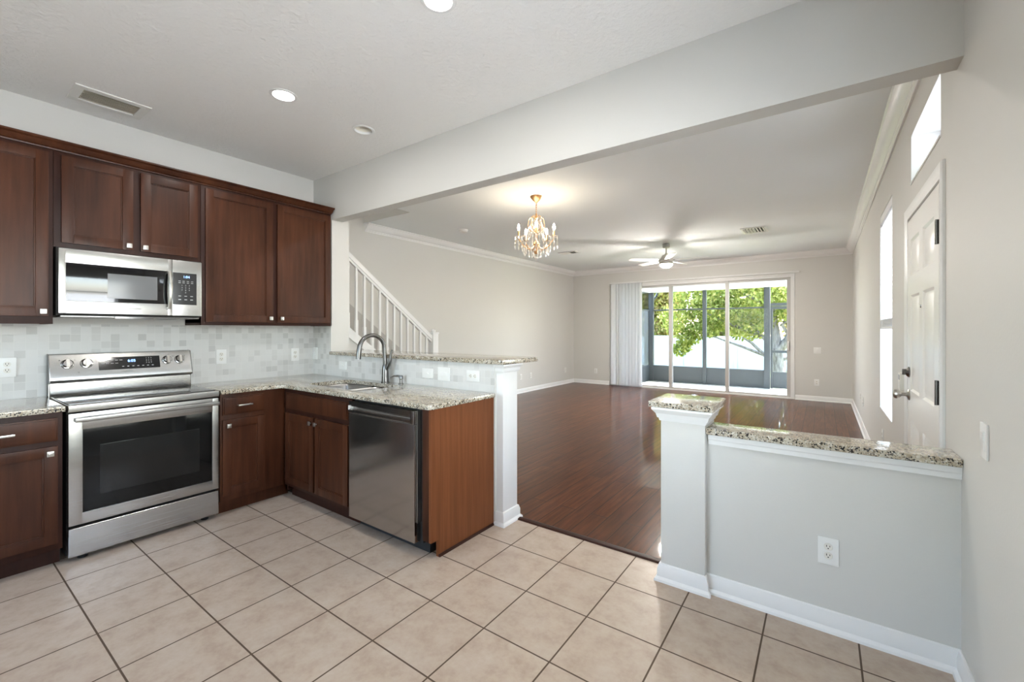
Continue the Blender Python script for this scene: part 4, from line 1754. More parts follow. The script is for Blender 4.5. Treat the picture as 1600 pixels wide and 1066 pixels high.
# ------------------------------------------------------------------ ceiling fan
FX, FY = 1.090, 7.195
fn = thing('ceiling_fan', 'white five-blade ceiling fan with a glowing light bowl', 'ceiling fan', (FX, FY, ZC))
bm = nb()
lathe(bm, [(0.055, -0.0005), (0.060, -0.010), (0.060, -0.060), (0.050, -0.074), (0.018, -0.080), (0.0, -0.080)], (FX, FY, ZC), (0, 0, 1), 28)
obj('canopy', bm, 'nickel', fn)
bm = nb()
lathe(bm, [(0.013, -0.078), (0.013, -0.170), (0.026, -0.176), (0.026, -0.190)], (FX, FY, ZC), (0, 0, 1), 18)
obj('downrod', bm, 'nickel', fn)
bm = nb()
lathe(bm, [(0.026, -0.188), (0.060, -0.200), (0.085, -0.235), (0.118, -0.285), (0.125, -0.300), (0.118, -0.318), (0.104, -0.326), (0.0, -0.326)], (FX, FY, ZC), (0, 0, 1), 32)
obj('motor_housing', bm, 'white_fan', fn)
bm = nb()
lathe(bm, [(0.112, -0.3265), (0.110, -0.352), (0.104, -0.3595), (0.0, -0.3594)], (FX, FY, ZC), (0, 0, 1), 32)
obj('light_ring', bm, 'nickel', fn)
bm = nb()
lathe(bm, [(0.102, -0.3597), (0.098, -0.376), (0.084, -0.394), (0.055, -0.412), (0.025, -0.418), (0.0, -0.419)], (FX, FY, ZC), (0, 0, 1), 32)
obj('light_bowl', bm, 'bowl_lit', fn, 'glowing frosted light bowl')
cvec = Vector((3.305 - FX, -0.490 - FY, 0)).normalized()
rvec = Vector((-cvec.y, cvec.x, 0))
for th in (80, 152, 224, 296, 8):
    d = (cvec * math.cos(math.radians(th)) + rvec * math.sin(math.radians(th))).normalized()
    s = Vector((-d.y, d.x, 0))
    tilt = math.radians(11)
    bm = nb()
    vs = []
    outl = [(0.15, -0.045), (0.24, -0.056), (0.62, -0.066), (0.66, -0.055), (0.672, 0.0), (0.66, 0.055), (0.62, 0.066), (0.24, 0.056), (0.15, 0.045)]
    zc_ = ZC - 0.285
    for dz in (-0.004, 0.004):
        vs.append([bm.verts.new(Vector((FX, FY, zc_)) + d * r + s * (w * math.cos(tilt)) + Vector((0, 0, w * math.sin(tilt) + dz))) for r, w in outl])
    bm.faces.new(vs[0])
    bm.faces.new(list(reversed(vs[1])))
    for i in range(len(outl)):
        j = (i + 1) % len(outl)
        bm.faces.new([vs[0][i], vs[0][j], vs[1][j], vs[1][i]])
    bl = obj('blade', bm, 'white_fan', fn)
    bm = nb()
    tube(bm, [Vector((FX, FY, zc_)) + d * 0.10, Vector((FX, FY, zc_)) + d * 0.20], 0.016, 8, 0.4)
    obj('blade_bracket', bm, 'nickel', bl)

# ------------------------------------------------------------------ staircase and railing
RISE, RUN = 0.190, 0.2535
YS0 = 3.76
bm = nb()
pts = [(YS0, 0.0)]
for k in range(14):
    pts.append((YS0 - RUN * k, RISE * (k + 1)))
    pts.append((YS0 - RUN * (k + 1), RISE * (k + 1)))
yl = YS0 - RUN * 14
pts.append((yl, 0.0))
prism(bm, pts, 'x', XL + 0.001, -0.985)
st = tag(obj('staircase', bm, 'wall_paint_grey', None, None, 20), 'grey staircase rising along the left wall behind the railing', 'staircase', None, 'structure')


def zrail(y):
    return 2.201 - 0.750 * (y - 2.342)


def zstr(y):
    return 1.372 - 0.750 * (y - 2.342)


# closed side wall below the stringer
bm = nb()
ye = 2.342 + 1.372 / 0.75 - 0.16
prism(bm, [(2.075, 0.0), (3.70, 0.0), (3.70, zstr(3.70) - 0.10), (2.075, zstr(2.075) - 0.10)], 'x', -0.984, -0.930)
struct('wall_under_stairs', bm, 'wall_paint', 'pale wall closing the side of the staircase', 'wall')
rl = thing('stair_railing', 'white stair railing with square balusters rising to the left', 'railing', (-0.945, 3.62, 0))
bm = nb()
prism(bm, [(2.075, zstr(2.075)), (2.075, zstr(2.075) - 0.115), (3.64, zstr(3.64) - 0.115), (3.64, zstr(3.64))], 'x', -0.992, -0.912)
obj('stringer', bm, 'white_trim', rl)
bm = nb()
prism(bm, [(2.075, zrail(2.075)), (2.075, zrail(2.075) - 0.058), (3.60, zrail(3.60) - 0.058), (3.60, zrail(3.60))], 'x', -0.972, -0.918)
prism(bm, [(2.075, zrail(2.075) - 0.056), (2.075, zrail(2.075) - 0.088), (3.60, zrail(3.60) - 0.088), (3.60, zrail(3.60) - 0.056)], 'x', -0.962, -0.928)
obj('handrail', bm, 'white_trim', rl)
y = 2.225
while y < 3.56:
    bm = nb()
    box(bm, -0.9615, -0.9285, y - 0.0165, y + 0.0165, zstr(y) - 0.012, zstr(y) + 0.16, 0.001)
    box(bm, -0.957, -0.933, y - 0.012, y + 0.012, zstr(y) + 0.158, zrail(y) - 0.076)
    obj('baluster', bm, 'white_trim', rl)
    y += 0.1055
bm = nb()
box(bm, -0.992, -0.898, 3.575, 3.669, 0.0, 1.300, 0.003)
box(bm, -1.000, -0.890, 3.567, 3.677, 1.298, 1.318, 0.004)
sphere(bm, (-0.945, 3.622, 1.338), 0.030, 14, 8, 0.8)
obj('newel_post', bm, 'white_trim', rl)
# low grey wall band following the stairs on the far wall
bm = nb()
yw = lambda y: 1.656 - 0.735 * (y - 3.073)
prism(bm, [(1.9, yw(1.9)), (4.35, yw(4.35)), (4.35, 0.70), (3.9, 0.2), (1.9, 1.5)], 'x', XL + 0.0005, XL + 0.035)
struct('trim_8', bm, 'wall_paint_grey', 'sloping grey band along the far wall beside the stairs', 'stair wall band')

# ------------------------------------------------------------------ sliding glass doors, vertical blinds
d1 = thing('door_1', 'wide three-panel sliding glass door to the patio', 'sliding door', (0.95, YL, 0), None, 'structure')
bm = nb()
yf0, yf1 = YL + 0.005, YL + 0.115
box(bm, SD[0], SD[0] + 0.045, yf0, yf1, 0.0, SD[2] - 0.001)
box(bm, SD[1] - 0.045, SD[1], yf0, yf1, 0.0, SD[2] - 0.001)
box(bm, SD[0] + 0.045, SD[1] - 0.045, yf0, yf1, SD[2] - 0.05, SD[2] - 0.001)
box(bm, SD[0] + 0.045, SD[1] - 0.045, yf0, yf1, -0.002, 0.022)
obj('frame', bm, 'white_frame', d1)
bm = nb()
box(bm, SD[1], SD[1] + 0.022, YL - 0.010, YL + 0.002, 0.0, SD[2] + 0.022, 0.002)
box(bm, SD[0] - 0.022, SD[1], YL - 0.010, YL + 0.002, SD[2], SD[2] + 0.022, 0.002)
obj('casing', bm, 'white_trim', d1)
panels = [(-0.892, 0.535, YL + 0.075), (0.455, 1.690, YL + 0.040), (1.625, 2.792, YL + 0.075)]
for (a, b, yy) in panels:
    bm = nb()
    s = 0.068
    z0, z1 = 0.022, SD[2] - 0.052
    box(bm, a, a + s, yy - 0.015, yy + 0.015, z0, z1, 0.003)
    box(bm, b - s, b, yy - 0.015, yy + 0.015, z0, z1, 0.003)
    box(bm, a + s, b - s, yy - 0.015, yy + 0.015, z1 - 0.045, z1, 0.003)
    box(bm, a + s, b - s, yy - 0.015, yy + 0.015, z0, z0 + 0.035, 0.003)
    sl = obj('sliding_panel', bm, 'alu_frame', d1)
    bm = nb()
    box(bm, a + s - 0.002, b - s + 0.002, yy - 0.003, yy + 0.003, z0 + 0.033, z1 - 0.043)
    obj('glass_pane', bm, 'pane_glass', sl)
bm = nb()
box(bm, 2.738, 2.762, YL + 0.035, YL + 0.060, 0.95, 1.13, 0.004)
obj('pull_handle', bm, 'white_plastic', d1)

vb = thing('vertical_blind', 'white vertical blinds stacked open left of the glass doors', 'blind', (-0.5, YL - 0.08, 0))
bm = nb()
box(bm, -0.925, 2.935, YL - 0.085, YL - 0.045, 2.462, 2.492, 0.004)
for xx in (-0.60, 0.30, 1.25, 2.60):
    box(bm, xx - 0.03, xx + 0.03, YL - 0.055, YL - 0.0005, 2.490, 2.500, 0.002)
obj('headrail', bm, 'white_frame', vb)
NV = 25
for k in range(NV):
    x = -0.865 + k * 0.0295
    a = math.radians(18 if k < 4 else 88 + 15 * math.sin(k * 2.3))
    if k < 4:
        x = -0.850 + k * 0.060
    hw = 0.0445
    c_, s_ = math.cos(a) * hw, math.sin(a) * hw
    bm = nb()
    n = 4
    F_, B_ = [], []
    for i in range(n + 1):
        t_ = -1 + 2 * i / n
        bulge = 0.011 * (1 - t_ * t_)
        px, py = x + c_ * t_ + math.sin(a) * bulge, YL - 0.065 + s_ * t_ - math.cos(a) * bulge
        F_.append([bm.verts.new((px, py, z)) for z in (0.028, 2.460)])
        B_.append([bm.verts.new((px + 0.0012 * math.sin(a), py - 0.0012 * math.cos(a), z)) for z in (0.028, 2.460)])
    for i in range(n):
        bm.faces.new([F_[i][0], F_[i + 1][0], F_[i + 1][1], F_[i][1]])
        bm.faces.new([B_[i][0], B_[i][1], B_[i + 1][1], B_[i + 1][0]])
    obj('vane', bm, 'vane_white', vb)

# ------------------------------------------------------------------ front door
d2 = thing('door_2', 'white six-panel front door in the right wall', 'door', (XR, 2.73, 0), None, 'structure')
FRW = Frame('-x', XR)
bm = nb()
ca = [(0.0, 0.0), (0.0, 0.008), (0.010, 0.011), (0.028, 0.010), (0.048, 0.016), (0.060, 0.016), (0.066, 0.010), (0.066, 0.0)]   # (across, out) from the opening outward


def casing_leg(bm, y_in, sgn, z0, z1, mit):
    A = [bm.verts.new((XR - 0.0003 - o, y_in + sgn * c_, z0)) for c_, o in ca]
    B = [bm.verts.new((XR - 0.0003 - o, y_in + sgn * c_, z1 + c_ * mit)) for c_, o in ca]
    n = len(ca)
    bm.faces.new(A)
    bm.faces.new(B)
    for i in range(n):
        bm.faces.new([A[i], A[(i + 1) % n], B[(i + 1) % n], B[i]])


casing_leg(bm, DOOR[0], -1, 0.0, DOOR[3], 1)
casing_leg(bm, DOOR[1], 1, 0.0, DOOR[3], 1)
A = [bm.verts.new((XR - 0.0003 - o, DOOR[0] - c_, DOOR[3] + c_)) for c_, o in ca]
B = [bm.verts.new((XR - 0.0003 - o, DOOR[1] + c_, DOOR[3] + c_)) for c_, o in ca]
bm.faces.new(A)
bm.faces.new(B)
for i in range(len(ca)):
    j = (i + 1) % len(ca)
    bm.faces.new([A[i], A[j], B[j], B[i]])
obj('casing', bm, 'white_trim', d2)
bm = nb()
box(bm, XR + 0.002, X2, DOOR[0] + 0.0005, DOOR[0] + 0.016, 0.0, DOOR[3] - 0.0005)
box(bm, XR + 0.002, X2, DOOR[1] - 0.016, DOOR[1] - 0.0005, 0.0, DOOR[3] - 0.0005)
box(bm, XR + 0.002, X2, DOOR[0] + 0.016, DOOR[1] - 0.016, DOOR[3] - 0.017, DOOR[3] - 0.0005)
obj('jamb', bm, 'white_trim', d2)
dy0, dy1 = DOOR[0] + 0.018, DOOR[1] - 0.018
zd0, zd1 = 0.008, DOOR[3] - 0.020
xs = XR - 0.008
FDOOR = Frame('-x', xs)
bm = nb()
w = dy1 - dy0
cols = [(dy0 + 0.105, dy0 + w / 2 - 0.05), (dy0 + w / 2 + 0.05, dy1 - 0.105)]
rows = [(0.24, 0.80), (0.98, 1.56), (1.68, 1.90)]
FDOOR.b(bm, dy0, dy1, -0.044, -0.010, zd0, zd1)
# stiles and rails
ys = [dy0, cols[0][0], cols[0][1], cols[1][0], cols[1][1], dy1]
zs = [zd0, rows[0][0], rows[0][1], rows[1][0], rows[1][1], rows[2][0], rows[2][1], zd1]
for i in (0, 2, 4):
    FDOOR.b(bm, ys[i], ys[i + 1], -0.012, 0.0, zd0, zd1)
for i in (0, 2, 4, 6):
    for cidx in ((1, 2), (3, 4)):
        FDOOR.b(bm, ys[cidx[0]], ys[cidx[1]], -0.012, 0.0, zs[i], zs[i + 1])


def raised(bm, u0, u1, z0, z1):
    loops = [(0.0, 0.0), (0.012, -0.009), (0.020, -0.009), (0.040, -0.002)]
    rings = []
    for ins, o in loops:
        rings.append([bm.verts.new((xs - o, u, z)) for u, z in ((u0 + ins, z0 + ins), (u1 - ins, z0 + ins), (u1 - ins, z1 - ins), (u0 + ins, z1 - ins))])
    for a, b in zip(rings, rings[1:]):
        for k in range(4):
            j = (k + 1) % 4
            bm.faces.new([a[k], a[j], b[j], b[k]])
    bm.faces.new(rings[-1])


for cc in cols:
    for rr in rows:
        raised(bm, cc[0], cc[1], rr[0], rr[1])
slab = obj('door_slab', bm, 'white_door', d2, None, 20)
for zz in (0.25, 1.060, 1.803):
    bm = nb()
    FDOOR.b(bm, dy0 - 0.014, dy0 + 0.016, -0.002, 0.003, zz - 0.055, zz + 0.055, 0.001)
    lathe(bm, [(0.007, -0.057), (0.007, 0.057)], FDOOR.p(dy0 - 0.001, 0.008, zz), (0, 0, 1), 12)
    obj('hinge', bm, 'dark_nickel', d2, 'steel hinge')
ky = dy1 - 0.070
bm = nb()
lathe(bm, [(0.034, 0.0), (0.034, 0.004), (0.026, 0.010), (0.012, 0.014), (0.011, 0.036), (0.022, 0.046), (0.029, 0.060), (0.026, 0.072), (0.014, 0.078), (0.0, 0.079)], FDOOR.p(ky, 0.0, 0.950), (-1, 0, 0), 24)
obj('door_knob', bm, 'nickel', slab, 'satin nickel door knob')
bm = nb()
lathe(bm, [(0.032, 0.0), (0.032, 0.006), (0.024, 0.014), (0.016, 0.018), (0.0, 0.018)], FDOOR.p(ky, 0.0, 1.090), (-1, 0, 0), 24)
FDOOR.b(bm, ky - 0.006, ky + 0.006, 0.016, 0.034, 1.090 - 0.018, 1.090 + 0.018, 0.003)
obj('deadbolt', bm, 'dark_nickel', slab, 'deadbolt thumb turn')
bm = nb()
lathe(bm, [(0.009, 0.0), (0.008, 0.003), (0.0, 0.004)], FDOOR.p((dy0 + dy1) / 2, 0.0, 1.48), (-1, 0, 0), 14)
obj('peephole', bm, 'dark_nickel', slab)
bm = nb()
box(bm, XR + 0.06, XR + 0.20, dy0 - 0.002, dy1 + 0.002, 0.0, DOOR[3] - 0.018)
obj('outer_door', bm, 'white_door', d2, 'closed outer face of the doorway')

kp_ = thing('alarm_keypad', 'small cream alarm box on the wall beside the front door lock', 'keypad', (XR, 3.42, 0.99))
bm = nb()
FRW.b(bm, 3.375, 3.465, 0.0003, 0.024, 0.945, 1.060, 0.004)
obj('case', bm, 'ivory_plastic', kp_)
bm = nb()
FRW.b(bm, 3.390, 3.450, 0.0235, 0.0260, 1.015, 1.048, 0.001)
obj('screen', bm, 'print_grey', kp_)
bm = nb()
for r_ in range(3):
    for k in range(3):
        FRW.b(bm, 3.394 + k * 0.020, 3.406 + k * 0.020, 0.0235, 0.0260, 0.958 + r_ * 0.016, 0.968 + r_ * 0.016)
obj('keys', bm, 'white_plastic', kp_)


# ------------------------------------------------------------------ windows in the right wall
def x_window(name, O, label, cat='window', xo=X2 - 0.06):
    o = thing(name, label, cat, (XR, (O[0] + O[1]) / 2, O[2]), None, 'structure')
    y0, y1, z0, z1 = O
    bm = nb()
    f = 0.045
    box(bm, xo, xo + 0.04, y0, y0 + f, z0, z1)
    box(bm, xo, xo + 0.04, y1 - f, y1, z0, z1)
    box(bm, xo, xo + 0.04, y0 + f, y1 - f, z0, z0 + f)
    box(bm, xo, xo + 0.04, y0 + f, y1 - f, z1 - f, z1)
    if z1 - z0 > 1:
        zm = (z0 + z1) / 2
        box(bm, xo, xo + 0.04, y0 + f, y1 - f, zm - 0.02, zm + 0.02)
    fr = obj('frame', bm, 'white_frame', o)
    bm = nb()
    box(bm, xo + 0.016, xo + 0.022, y0 + f - 0.002, y1 - f + 0.002, z0 + f - 0.002, z1 - f + 0.002)
    obj('pane', bm, 'pane_glass', o)
    # painted white reveal
    bm = nb()
    t_ = 0.004
    box(bm, XR + 0.0005, xo - 0.0005, y0 + 0.0003, y0 + t_, z0 + 0.0003, z1 - 0.0003)
    box(bm, XR + 0.0005, xo - 0.0005, y1 - t_, y1 - 0.0003, z0 + 0.0003, z1 - 0.0003)
    box(bm, XR + 0.0005, xo - 0.0005, y0 + t_, y1 - t_, z1 - t_, z1 - 0.0003)
    box(bm, XR - 0.004, xo - 0.0005, y0 + t_, y1 - t_, z0 + 0.0003, z0 + 0.012)
    obj('reveal', bm, 'white_trim', o)
    return o


x_window('window_1', WIN, 'tall narrow window in the right wall beyond the front door')
x_window('window_2', TRANS, 'white transom window niche above the front door')
x_window('window_3', KW, 'kitchen window in the right wall beside the camera')


def x_blind(O, zbot, x, label, tilt=0.25, step=0.042):
    y0, y1, z0, z1 = O
    b_ = thing('window_blind', label, 'blind', (x, (y0 + y1) / 2, zbot))
    bm = nb()
    box(bm, x - 0.030, x + 0.030, y0 + 0.006, y1 - 0.006, z1 - 0.075, z1 - 0.006, 0.004)
    obj('valance', bm, 'blind_white', b_)
    bm = nb()
    z = z1 - 0.095
    while z > zbot + 0.09:
        prism(bm, [(x - 0.024, z - 0.024 * math.sin(tilt)), (x + 0.024, z + 0.024 * math.sin(tilt)), (x + 0.024, z + 0.003 + 0.024 * math.sin(tilt)), (x - 0.024, z + 0.003 - 0.024 * math.sin(tilt))], 'y', y0 + 0.008, y1 - 0.008)
        z -= step
    for yy in (y0 + 0.12, y1 - 0.12):
        box(bm, x - 0.0265, x - 0.0255, yy - 0.002, yy + 0.002, zbot + 0.02, z1 - 0.07)
    obj('slats', bm, 'blind_white', b_)
    bm = nb()
    for k in range(9):
        zz = zbot + 0.022 + k * 0.0075
        box(bm, x - 0.025, x + 0.025, y0 + 0.008, y1 - 0.008, zz, zz + 0.004)
    obj('gathered_slats', bm, 'blind_white', b_)
    bm = nb()
    box(bm, x - 0.026, x + 0.026, y0 + 0.008, y1 - 0.008, zbot, zbot + 0.020, 0.003)
    obj('bottom_rail', bm, 'blind_white', b_)


x_blind(WIN, 1.360, XR + 0.031, 'white slatted blind half lowered in the tall right window')
x_blind(KW, 0.735, XR + 0.060, 'white slatted blind in the kitchen window beside the camera', -0.13, 0.048)

wr = thing('window_fill', 'added unseen window in the rear wall that lets in fill light', 'window', (0.9, YR, RW[2]), None, 'structure')  # invented opening behind the camera, added for the fill light
bm = nb()
for a, b, c_, d_ in ((RW[0], RW[0] + 0.05, RW[2], RW[3]), (RW[1] - 0.05, RW[1], RW[2], RW[3]), (RW[0] + 0.05, RW[1] - 0.05, RW[2], RW[2] + 0.05), (RW[0] + 0.05, RW[1] - 0.05, RW[3] - 0.05, RW[3]), (0.275, 0.325, RW[2] + 0.05, RW[3] - 0.05)):
    box(bm, a, b, YR - 0.11, YR - 0.07, c_, d_)
obj('frame', bm, 'white_frame', wr)
bm = nb()
box(bm, RW[0] + 0.05, RW[1] - 0.05, YR - 0.093, YR - 0.088, RW[2] + 0.05, RW[3] - 0.05)
obj('pane', bm, 'pane_glass', wr)

# ------------------------------------------------------------------ outdoors: patio, screen enclosure, yard
ZS = -0.075
bm = nb()
box(bm, -1.0, 5.2, YL + 0.12, 11.80, ZS - 0.1, ZS)
struct('patio_slab', bm, 'concrete', 'pale concrete patio slab outside the glass doors', 'patio')
bm = nb()
box(bm, -1.0, 5.2, YL + 0.12, 11.85, 2.56, 2.60)
box(bm, -1.0, 5.2, 11.62, 11.80, 2.395, 2.56)
box(bm, -0.85, -0.62, YL + 0.12, 11.62, 2.395, 2.56)
box(bm, -1.1, 5.3, YL + 0.12, 11.95, 2.60, 2.80)
struct('patio_roof', bm, 'lanai_white', 'white patio ceiling and header beam outside the glass doors', 'roof')
ds = thing('downspout', 'dark elbow of a gutter downspout under the patio roof corner', 'downspout', (-0.55, 11.90, 2.2))
bm = nb()
tube(bm, [(-0.50, 11.90, 2.56), (-0.50, 11.90, 2.40), (-0.54, 11.90, 2.30), (-0.64, 11.90, 2.18), (-0.64, 11.90, 1.9), (-0.64, 11.90, -0.2)], 0.038, 10)
obj('pipe', bm, 'dark_nickel', ds)
pl = thing('patio_light', 'round white light dome on the patio ceiling', 'ceiling light', (1.02, 11.0, 2.56))
bm = nb()
lathe(bm, [(0.15, -0.0005), (0.15, -0.02), (0.135, -0.055), (0.09, -0.085), (0.0, -0.10)], (1.02, 11.0, 2.56), (0, 0, 1), 28)
obj('dome', bm, 'white_plastic', pl)

YSC = 11.70
se = thing('screen_enclosure', 'grey aluminium screen wall around the patio with solid kick panels', 'screen enclosure', (0.8, YSC, ZS))
ZM = 1.90
for (a, b) in ((-0.690, -0.555), (0.735, 0.825), (2.135, 2.265), (3.30, 3.40)):
    bm = nb()
    box(bm, a, b, YSC - 0.045, YSC + 0.045, ZS, 2.394, 0.003)
    obj('post', bm, 'lanai_metal', se)
for (a, b) in ((-0.555, 0.735), (0.825, 2.135), (3.40, 5.1)):
    bm = nb()
    box(bm, a, b, YSC - 0.012, YSC + 0.012, ZS, 0.33)
    kpn = obj('kick_panel', bm, 'lanai_metal', se)
    bm = nb()
    box(bm, a, b, YSC - 0.025, YSC + 0.025, 0.33, 0.37, 0.003)
    box(bm, a, b, YSC - 0.025, YSC + 0.025, ZM - 0.018, ZM + 0.018, 0.003)
    obj('rail', bm, 'lanai_metal', se)
    bm = nb()
    box(bm, a, b, YSC - 0.001, YSC + 0.001, 0.37, 2.394)
    obj('mesh_panel', bm, 'screen_mesh', se)
# left return towards the house
bm = nb()
box(bm, -0.690, -0.666, YL + 0.13, YSC - 0.045, ZS, 0.33)
obj('kick_panel', bm, 'lanai_metal', se)
bm = nb()
box(bm, -0.700, -0.655, YL + 0.13, YSC - 0.045, 0.33, 0.37)
box(bm, -0.700, -0.655, YL + 0.13, YSC - 0.045, ZM - 0.018, ZM + 0.018)
obj('rail', bm, 'lanai_metal', se)
bm = nb()
box(bm, -0.679, -0.677, YL + 0.13, YSC - 0.045, 0.37, 2.394)
obj('mesh_panel', bm, 'screen_mesh', se)
# screen door
sdr = thing('screen_door', 'grey screen door with a solid bottom panel at the right of the patio', 'door', (2.78, YSC, ZS))
bm = nb()
box(bm, 2.272, 2.320, YSC - 0.02, YSC + 0.02, ZS + 0.01, ZM + 0.02)
box(bm, 3.245, 3.293, YSC - 0.02, YSC + 0.02, ZS + 0.01, ZM + 0.02)
box(bm, 2.320, 3.245, YSC - 0.02, YSC + 0.02, ZM - 0.05, ZM + 0.02)
box(bm, 2.320, 3.245, YSC - 0.02, YSC + 0.02, 0.80, 0.86)
box(bm, 2.320, 3.245, YSC - 0.02, YSC + 0.02, 0.30, 0.34)
obj('frame', bm, 'lanai_metal', sdr)
bm = nb()
box(bm, 2.272, 3.293, YSC - 0.02, YSC + 0.02, ZM + 0.03, ZM + 0.10)
obj('head_rail', bm, 'lanai_metal', sdr)
bm = nb()
box(bm, 2.320, 3.245, YSC - 0.006, YSC + 0.006, ZS + 0.02, 0.30)
obj('kick_panel', bm, 'lanai_metal', sdr)
bm = nb()
box(bm, 2.320, 3.245, YSC - 0.001, YSC + 0.001, 0.34, ZM - 0.05)
obj('mesh_panel', bm, 'screen_mesh', sdr)

# lawn
bm = nb()
ZG = -0.50
ys_ = [11.80, 13.0, 16.0, 22.0, 60.0]
zg_ = [-0.19, -0.30, -0.42, -0.50, -0.6]
rows_ = [[bm.verts.new((x, y, z)) for x in (-40, -8, 0, 6, 14, 40)] for y, z in zip(ys_, zg_)]
for a, b in zip(rows_, rows_[1:]):
    for i in range(5):
        bm.faces.new([a[i], a[i + 1], b[i + 1], b[i]])
struct('ground', bm, 'lawn', 'sunlit lawn beyond the patio', 'lawn')
bm = nb()
box(bm, -40, -1.0, 9.0, 11.8, -0.35, -0.19)
box(bm, 5.2, 40, -20, 11.8, -0.35, -0.19)
struct('ground_side', bm, 'concrete', 'pale paving beside the house', 'paving')

bm = nb()
box(bm, X2 + 0.01, 6.2, 1.2, 9.9, 2.62, 2.80)  # added out of view to cut the sky light on the reveals
struct('added_overhang', bm, 'lanai_white', 'added unseen overhang that shades the front door and window openings', 'roof')

# white vinyl fences
fe = thing('vinyl_fence', 'long white vinyl fence across the back yard', 'fence', (0, 22, ZG))
x = -12.0
k = 0
while x < 12:
    bm = nb()
    box(bm, x + 0.06, x + 2.34, 22.0, 22.03, ZG + 0.04, 1.06)
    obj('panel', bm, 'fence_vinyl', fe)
    bm = nb()
    box(bm, x - 0.06, x + 0.06, 21.94, 22.08, ZG - 0.05, 1.12)
    obj('post', bm, 'fence_vinyl', fe)
    x += 2.4
sf = thing('privacy_panel', 'tall white vinyl privacy panel at the left side of the patio', 'fence', (-1.3, 12.2, -0.3))
bm = nb()
box(bm, -1.33, -1.30, 10.4, 13.9, -0.35, 1.96)
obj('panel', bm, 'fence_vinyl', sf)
bm = nb()
box(bm, -1.36, -1.27, 13.85, 13.95, -0.35, 2.0)
obj('post', bm, 'fence_vinyl', sf)


# trees
def leaf_cloud(blobs, n, size, rng):
    """blobs: list of (centre, radii, weight) ; returns verts and faces of small bent leaves"""
    w = np.array([b[2] for b in blobs], float)
    w /= w.sum()
    idx = rng.choice(len(blobs), n, p=w)
    C_ = np.array([b[0] for b in blobs])[idx]
    Rr = np.array([b[1] for b in blobs])[idx]
    d = rng.normal(size=(n, 3))
    d /= np.linalg.norm(d, axis=1)[:, None]
    r = rng.uniform(0.35, 1.0, n) ** 0.5
    P_ = C_ + d * Rr * r[:, None]
    a = rng.normal(size=(n, 3))
    a[:, 2] -= 0.5
    a /= np.linalg.norm(a, axis=1)[:, None]
    b = np.cross(a, rng.normal(size=(n, 3)))
    b /= np.linalg.norm(b, axis=1)[:, None]
    s = size * rng.uniform(0.6, 1.3, n)[:, None]
    V = np.empty((n, 4, 3))
    V[:, 0] = P_
    V[:, 1] = P_ + a * s * 0.55 + b * s * 0.30
    V[:, 2] = P_ + a * s * 1.1
    V[:, 3] = P_ + a * s * 0.55 - b * s * 0.30
    return V.reshape(-1, 3)


def foliage(name, V, mat, parent):
    off = np.array(parent.location)
    n = len(V) // 4
    me = bpy.data.meshes.new(name)
    me.vertices.add(len(V))
    me.vertices.foreach_set('co', (V - off).ravel())
    me.loops.add(n * 4)
    me.loops.foreach_set('vertex_index', np.arange(n * 4))
    me.polygons.add(n)
    me.polygons.foreach_set('loop_start', np.arange(n) * 4)
    me.polygons.foreach_set('loop_total', np.full(n, 4))
    me.update()
    me.validate()
    me.materials.append(MATS[mat])
    o = bpy.data.objects.new(name, me)
    COL.objects.link(o)
    o.parent = parent
    o['kind'] = 'stuff'
    return o


rng = np.random.default_rng(5)
tr = thing('shade_tree', 'spreading green tree with a thick grey trunk just beyond the screen', 'tree', (2.19, 15.0, -0.40))
bm = nb()
tube(bm, [(2.20, 15.0, -0.45), (2.19, 15.0, -0.1), (2.18, 15.0, 0.40), (2.15, 15.0, 0.80)], [0.27, 0.20, 0.17, 0.17], 14)
tube(bm, [(2.15, 15.0, 0.70), (2.12, 15.05, 1.3), (2.02, 15.1, 2.0), (1.9, 15.2, 3.2)], [0.16, 0.12, 0.09, 0.05], 12)
tube(bm, [(2.16, 15.0, 0.68), (2.45, 14.95, 1.05), (2.62, 14.9, 1.6), (2.75, 14.9, 2.6)], [0.15, 0.12, 0.09, 0.05], 12)
obj('trunk', bm, 'bark', tr)
limbs = [
    [(2.14, 15.0, 0.42), (1.86, 14.9, 0.56), (1.22, 14.7, 0.84), (0.80, 14.6, 1.00), (0.1, 14.4, 1.30)],
    [(2.13, 15.0, 0.80), (1.75, 15.0, 1.15), (1.30, 15.0, 1.75), (0.95, 15.0, 2.4), (0.6, 15.0, 3.0)],
    [(1.75, 15.0, 1.15), (1.2, 14.8, 1.40), (0.6, 14.6, 1.72), (-0.2, 14.4, 2.1)],
    [(2.05, 15.08, 1.8), (1.6, 15.2, 2.3), (0.9, 15.3, 2.7), (0.1, 15.3, 2.95)],
    [(1.86, 14.9, 0.56), (1.5, 14.8, 0.95), (1.25, 14.7, 1.12)],
    [(2.15, 15.0, 0.35), (2.5, 15.0, 0.55), (2.95, 15.0, 0.66)],
    [(2.5, 14.95, 1.15), (2.3, 14.8, 1.5), (2.6, 14.7, 1.8), (2.9, 14.7, 1.95)],
]
for L in limbs:
    bm = nb()
    n = len(L)
    tube(bm, L, [0.062 * (1 - 0.75 * i / (n - 1)) for i in range(n)], 8)
    obj('branch', bm, 'bark', tr)
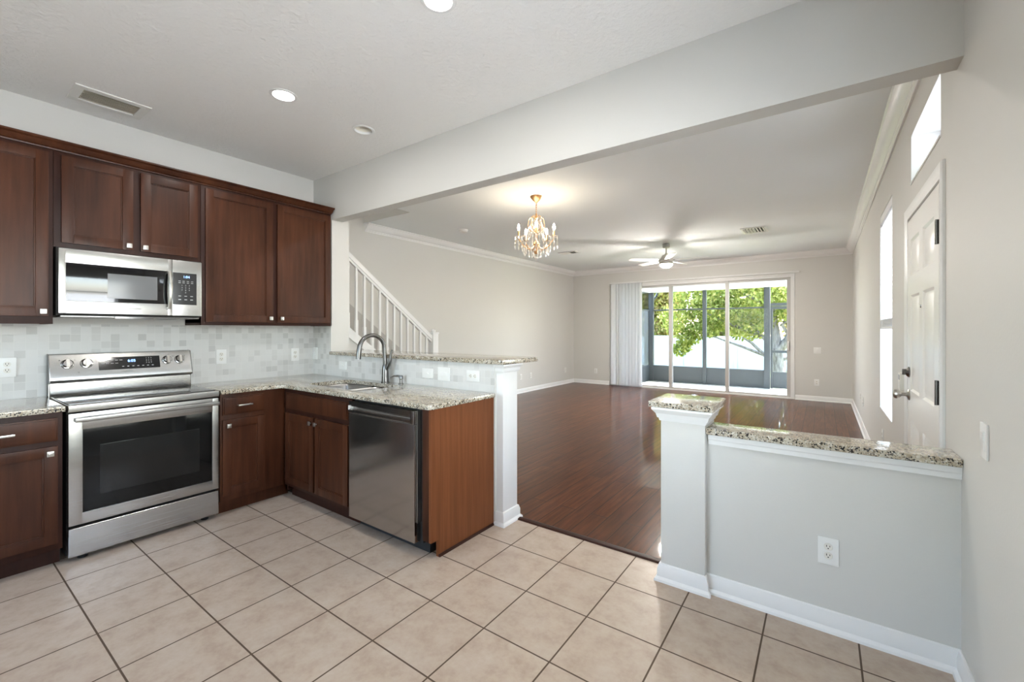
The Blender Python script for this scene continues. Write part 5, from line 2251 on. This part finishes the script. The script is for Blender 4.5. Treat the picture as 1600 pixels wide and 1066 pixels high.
blobs = [((0.6, 14.8, 1.95), (1.0, 0.9, 0.55), 5), ((1.5, 15.0, 2.35), (1.1, 1.0, 0.75), 6), ((2.5, 15.1, 2.3), (0.9, 0.9, 0.8), 5), ((0.2, 14.6, 2.6), (1.1, 0.8, 0.6), 4),
         ((1.4, 15.2, 1.45), (0.75, 0.7, 0.40), 3), ((-0.30, 14.5, 1.10), (0.40, 0.4, 0.22), 0.9), ((-0.55, 14.5, 0.72), (0.30, 0.3, 0.20), 0.8), ((0.1, 14.5, 1.35), (0.6, 0.5, 0.25), 1.6),
         ((-0.7, 14.6, 1.75), (0.55, 0.6, 0.50), 1.8), ((2.9, 15.1, 1.5), (0.4, 0.5, 0.5), 1.5), ((1.2, 15.0, 3.2), (1.8, 1.2, 0.7), 5)]
foliage('leaves', leaf_cloud(blobs, 15000, 0.115, rng), 'leaf_tree', tr)


def yard_tree(x, y, r, ztop, zbot, mat, label, n=6000, size=0.2):
    t_ = thing('yard_tree', label, 'tree', (x, y, -0.6))
    bm = nb()
    tube(bm, [(x, y, -0.65), (x + 0.1, y, 1.0), (x, y + 0.1, ztop - 1.0)], [0.22, 0.16, 0.06], 10)
    obj('trunk', bm, 'bark', t_)
    bl = []
    for k in range(9):
        a = 2 * PI * k / 9
        rr = r * (0.55 if k % 2 else 0.25)
        bl.append(((x + rr * math.cos(a), y + rr * math.sin(a), zbot + (ztop - zbot) * (0.25 + 0.5 * ((k * 37) % 10) / 10)), (r * 0.62, r * 0.62, (ztop - zbot) * 0.32), 1))
    foliage('leaves', leaf_cloud(bl, n, size, rng), mat, t_)


yard_tree(-4.7, 25.0, 1.45, 5.6, 0.2, 'leaf_yellow', 'yellow green tree behind the fence at the far left of the yard', 14000, 0.22)
yard_tree(-0.9, 25.0, 1.45, 6.0, 0.2, 'leaf_mixed', 'reddish green tree behind the middle of the fence', 14000, 0.22)
yard_tree(2.9, 25.0, 1.45, 6.0, 0.2, 'leaf_yellow', 'yellow green tree behind the fence and the thick grey trunk', 14000, 0.22)
yard_tree(-10.9, 30.5, 1.95, 9.0, 0.2, 'leaf_dark', 'dark green tree rising behind the privacy panel', 14000, 0.30)
yard_tree(-6.0, 30.5, 1.95, 9.0, 0.2, 'leaf_mixed', 'tall reddish green tree rising behind the first yellow green tree', 14000, 0.30)
yard_tree(-1.1, 30.5, 1.95, 9.0, 0.2, 'leaf_dark', 'tall dark green tree at the back, behind the middle trees', 14000, 0.30)

# repeats of a kind share a group phrase
GROUPS = {'wall_outlet': 'white wall outlets', 'light_switch': 'white light switches', 'recessed_light': 'recessed ceiling lights',
          'upper_cabinet': 'cherry wall cabinets', 'base_cabinet': 'cherry base cabinets', 'ceiling_vent': 'white ceiling vents',
          'yard_tree': 'trees beyond the fence', 'countertop': 'granite countertops', 'window_blind': 'white window blinds'}
for o in bpy.data.objects:
    if o.parent is None and o.name.split('.')[0] in GROUPS and 'category' in o:
        o['group'] = GROUPS[o.name.split('.')[0]]
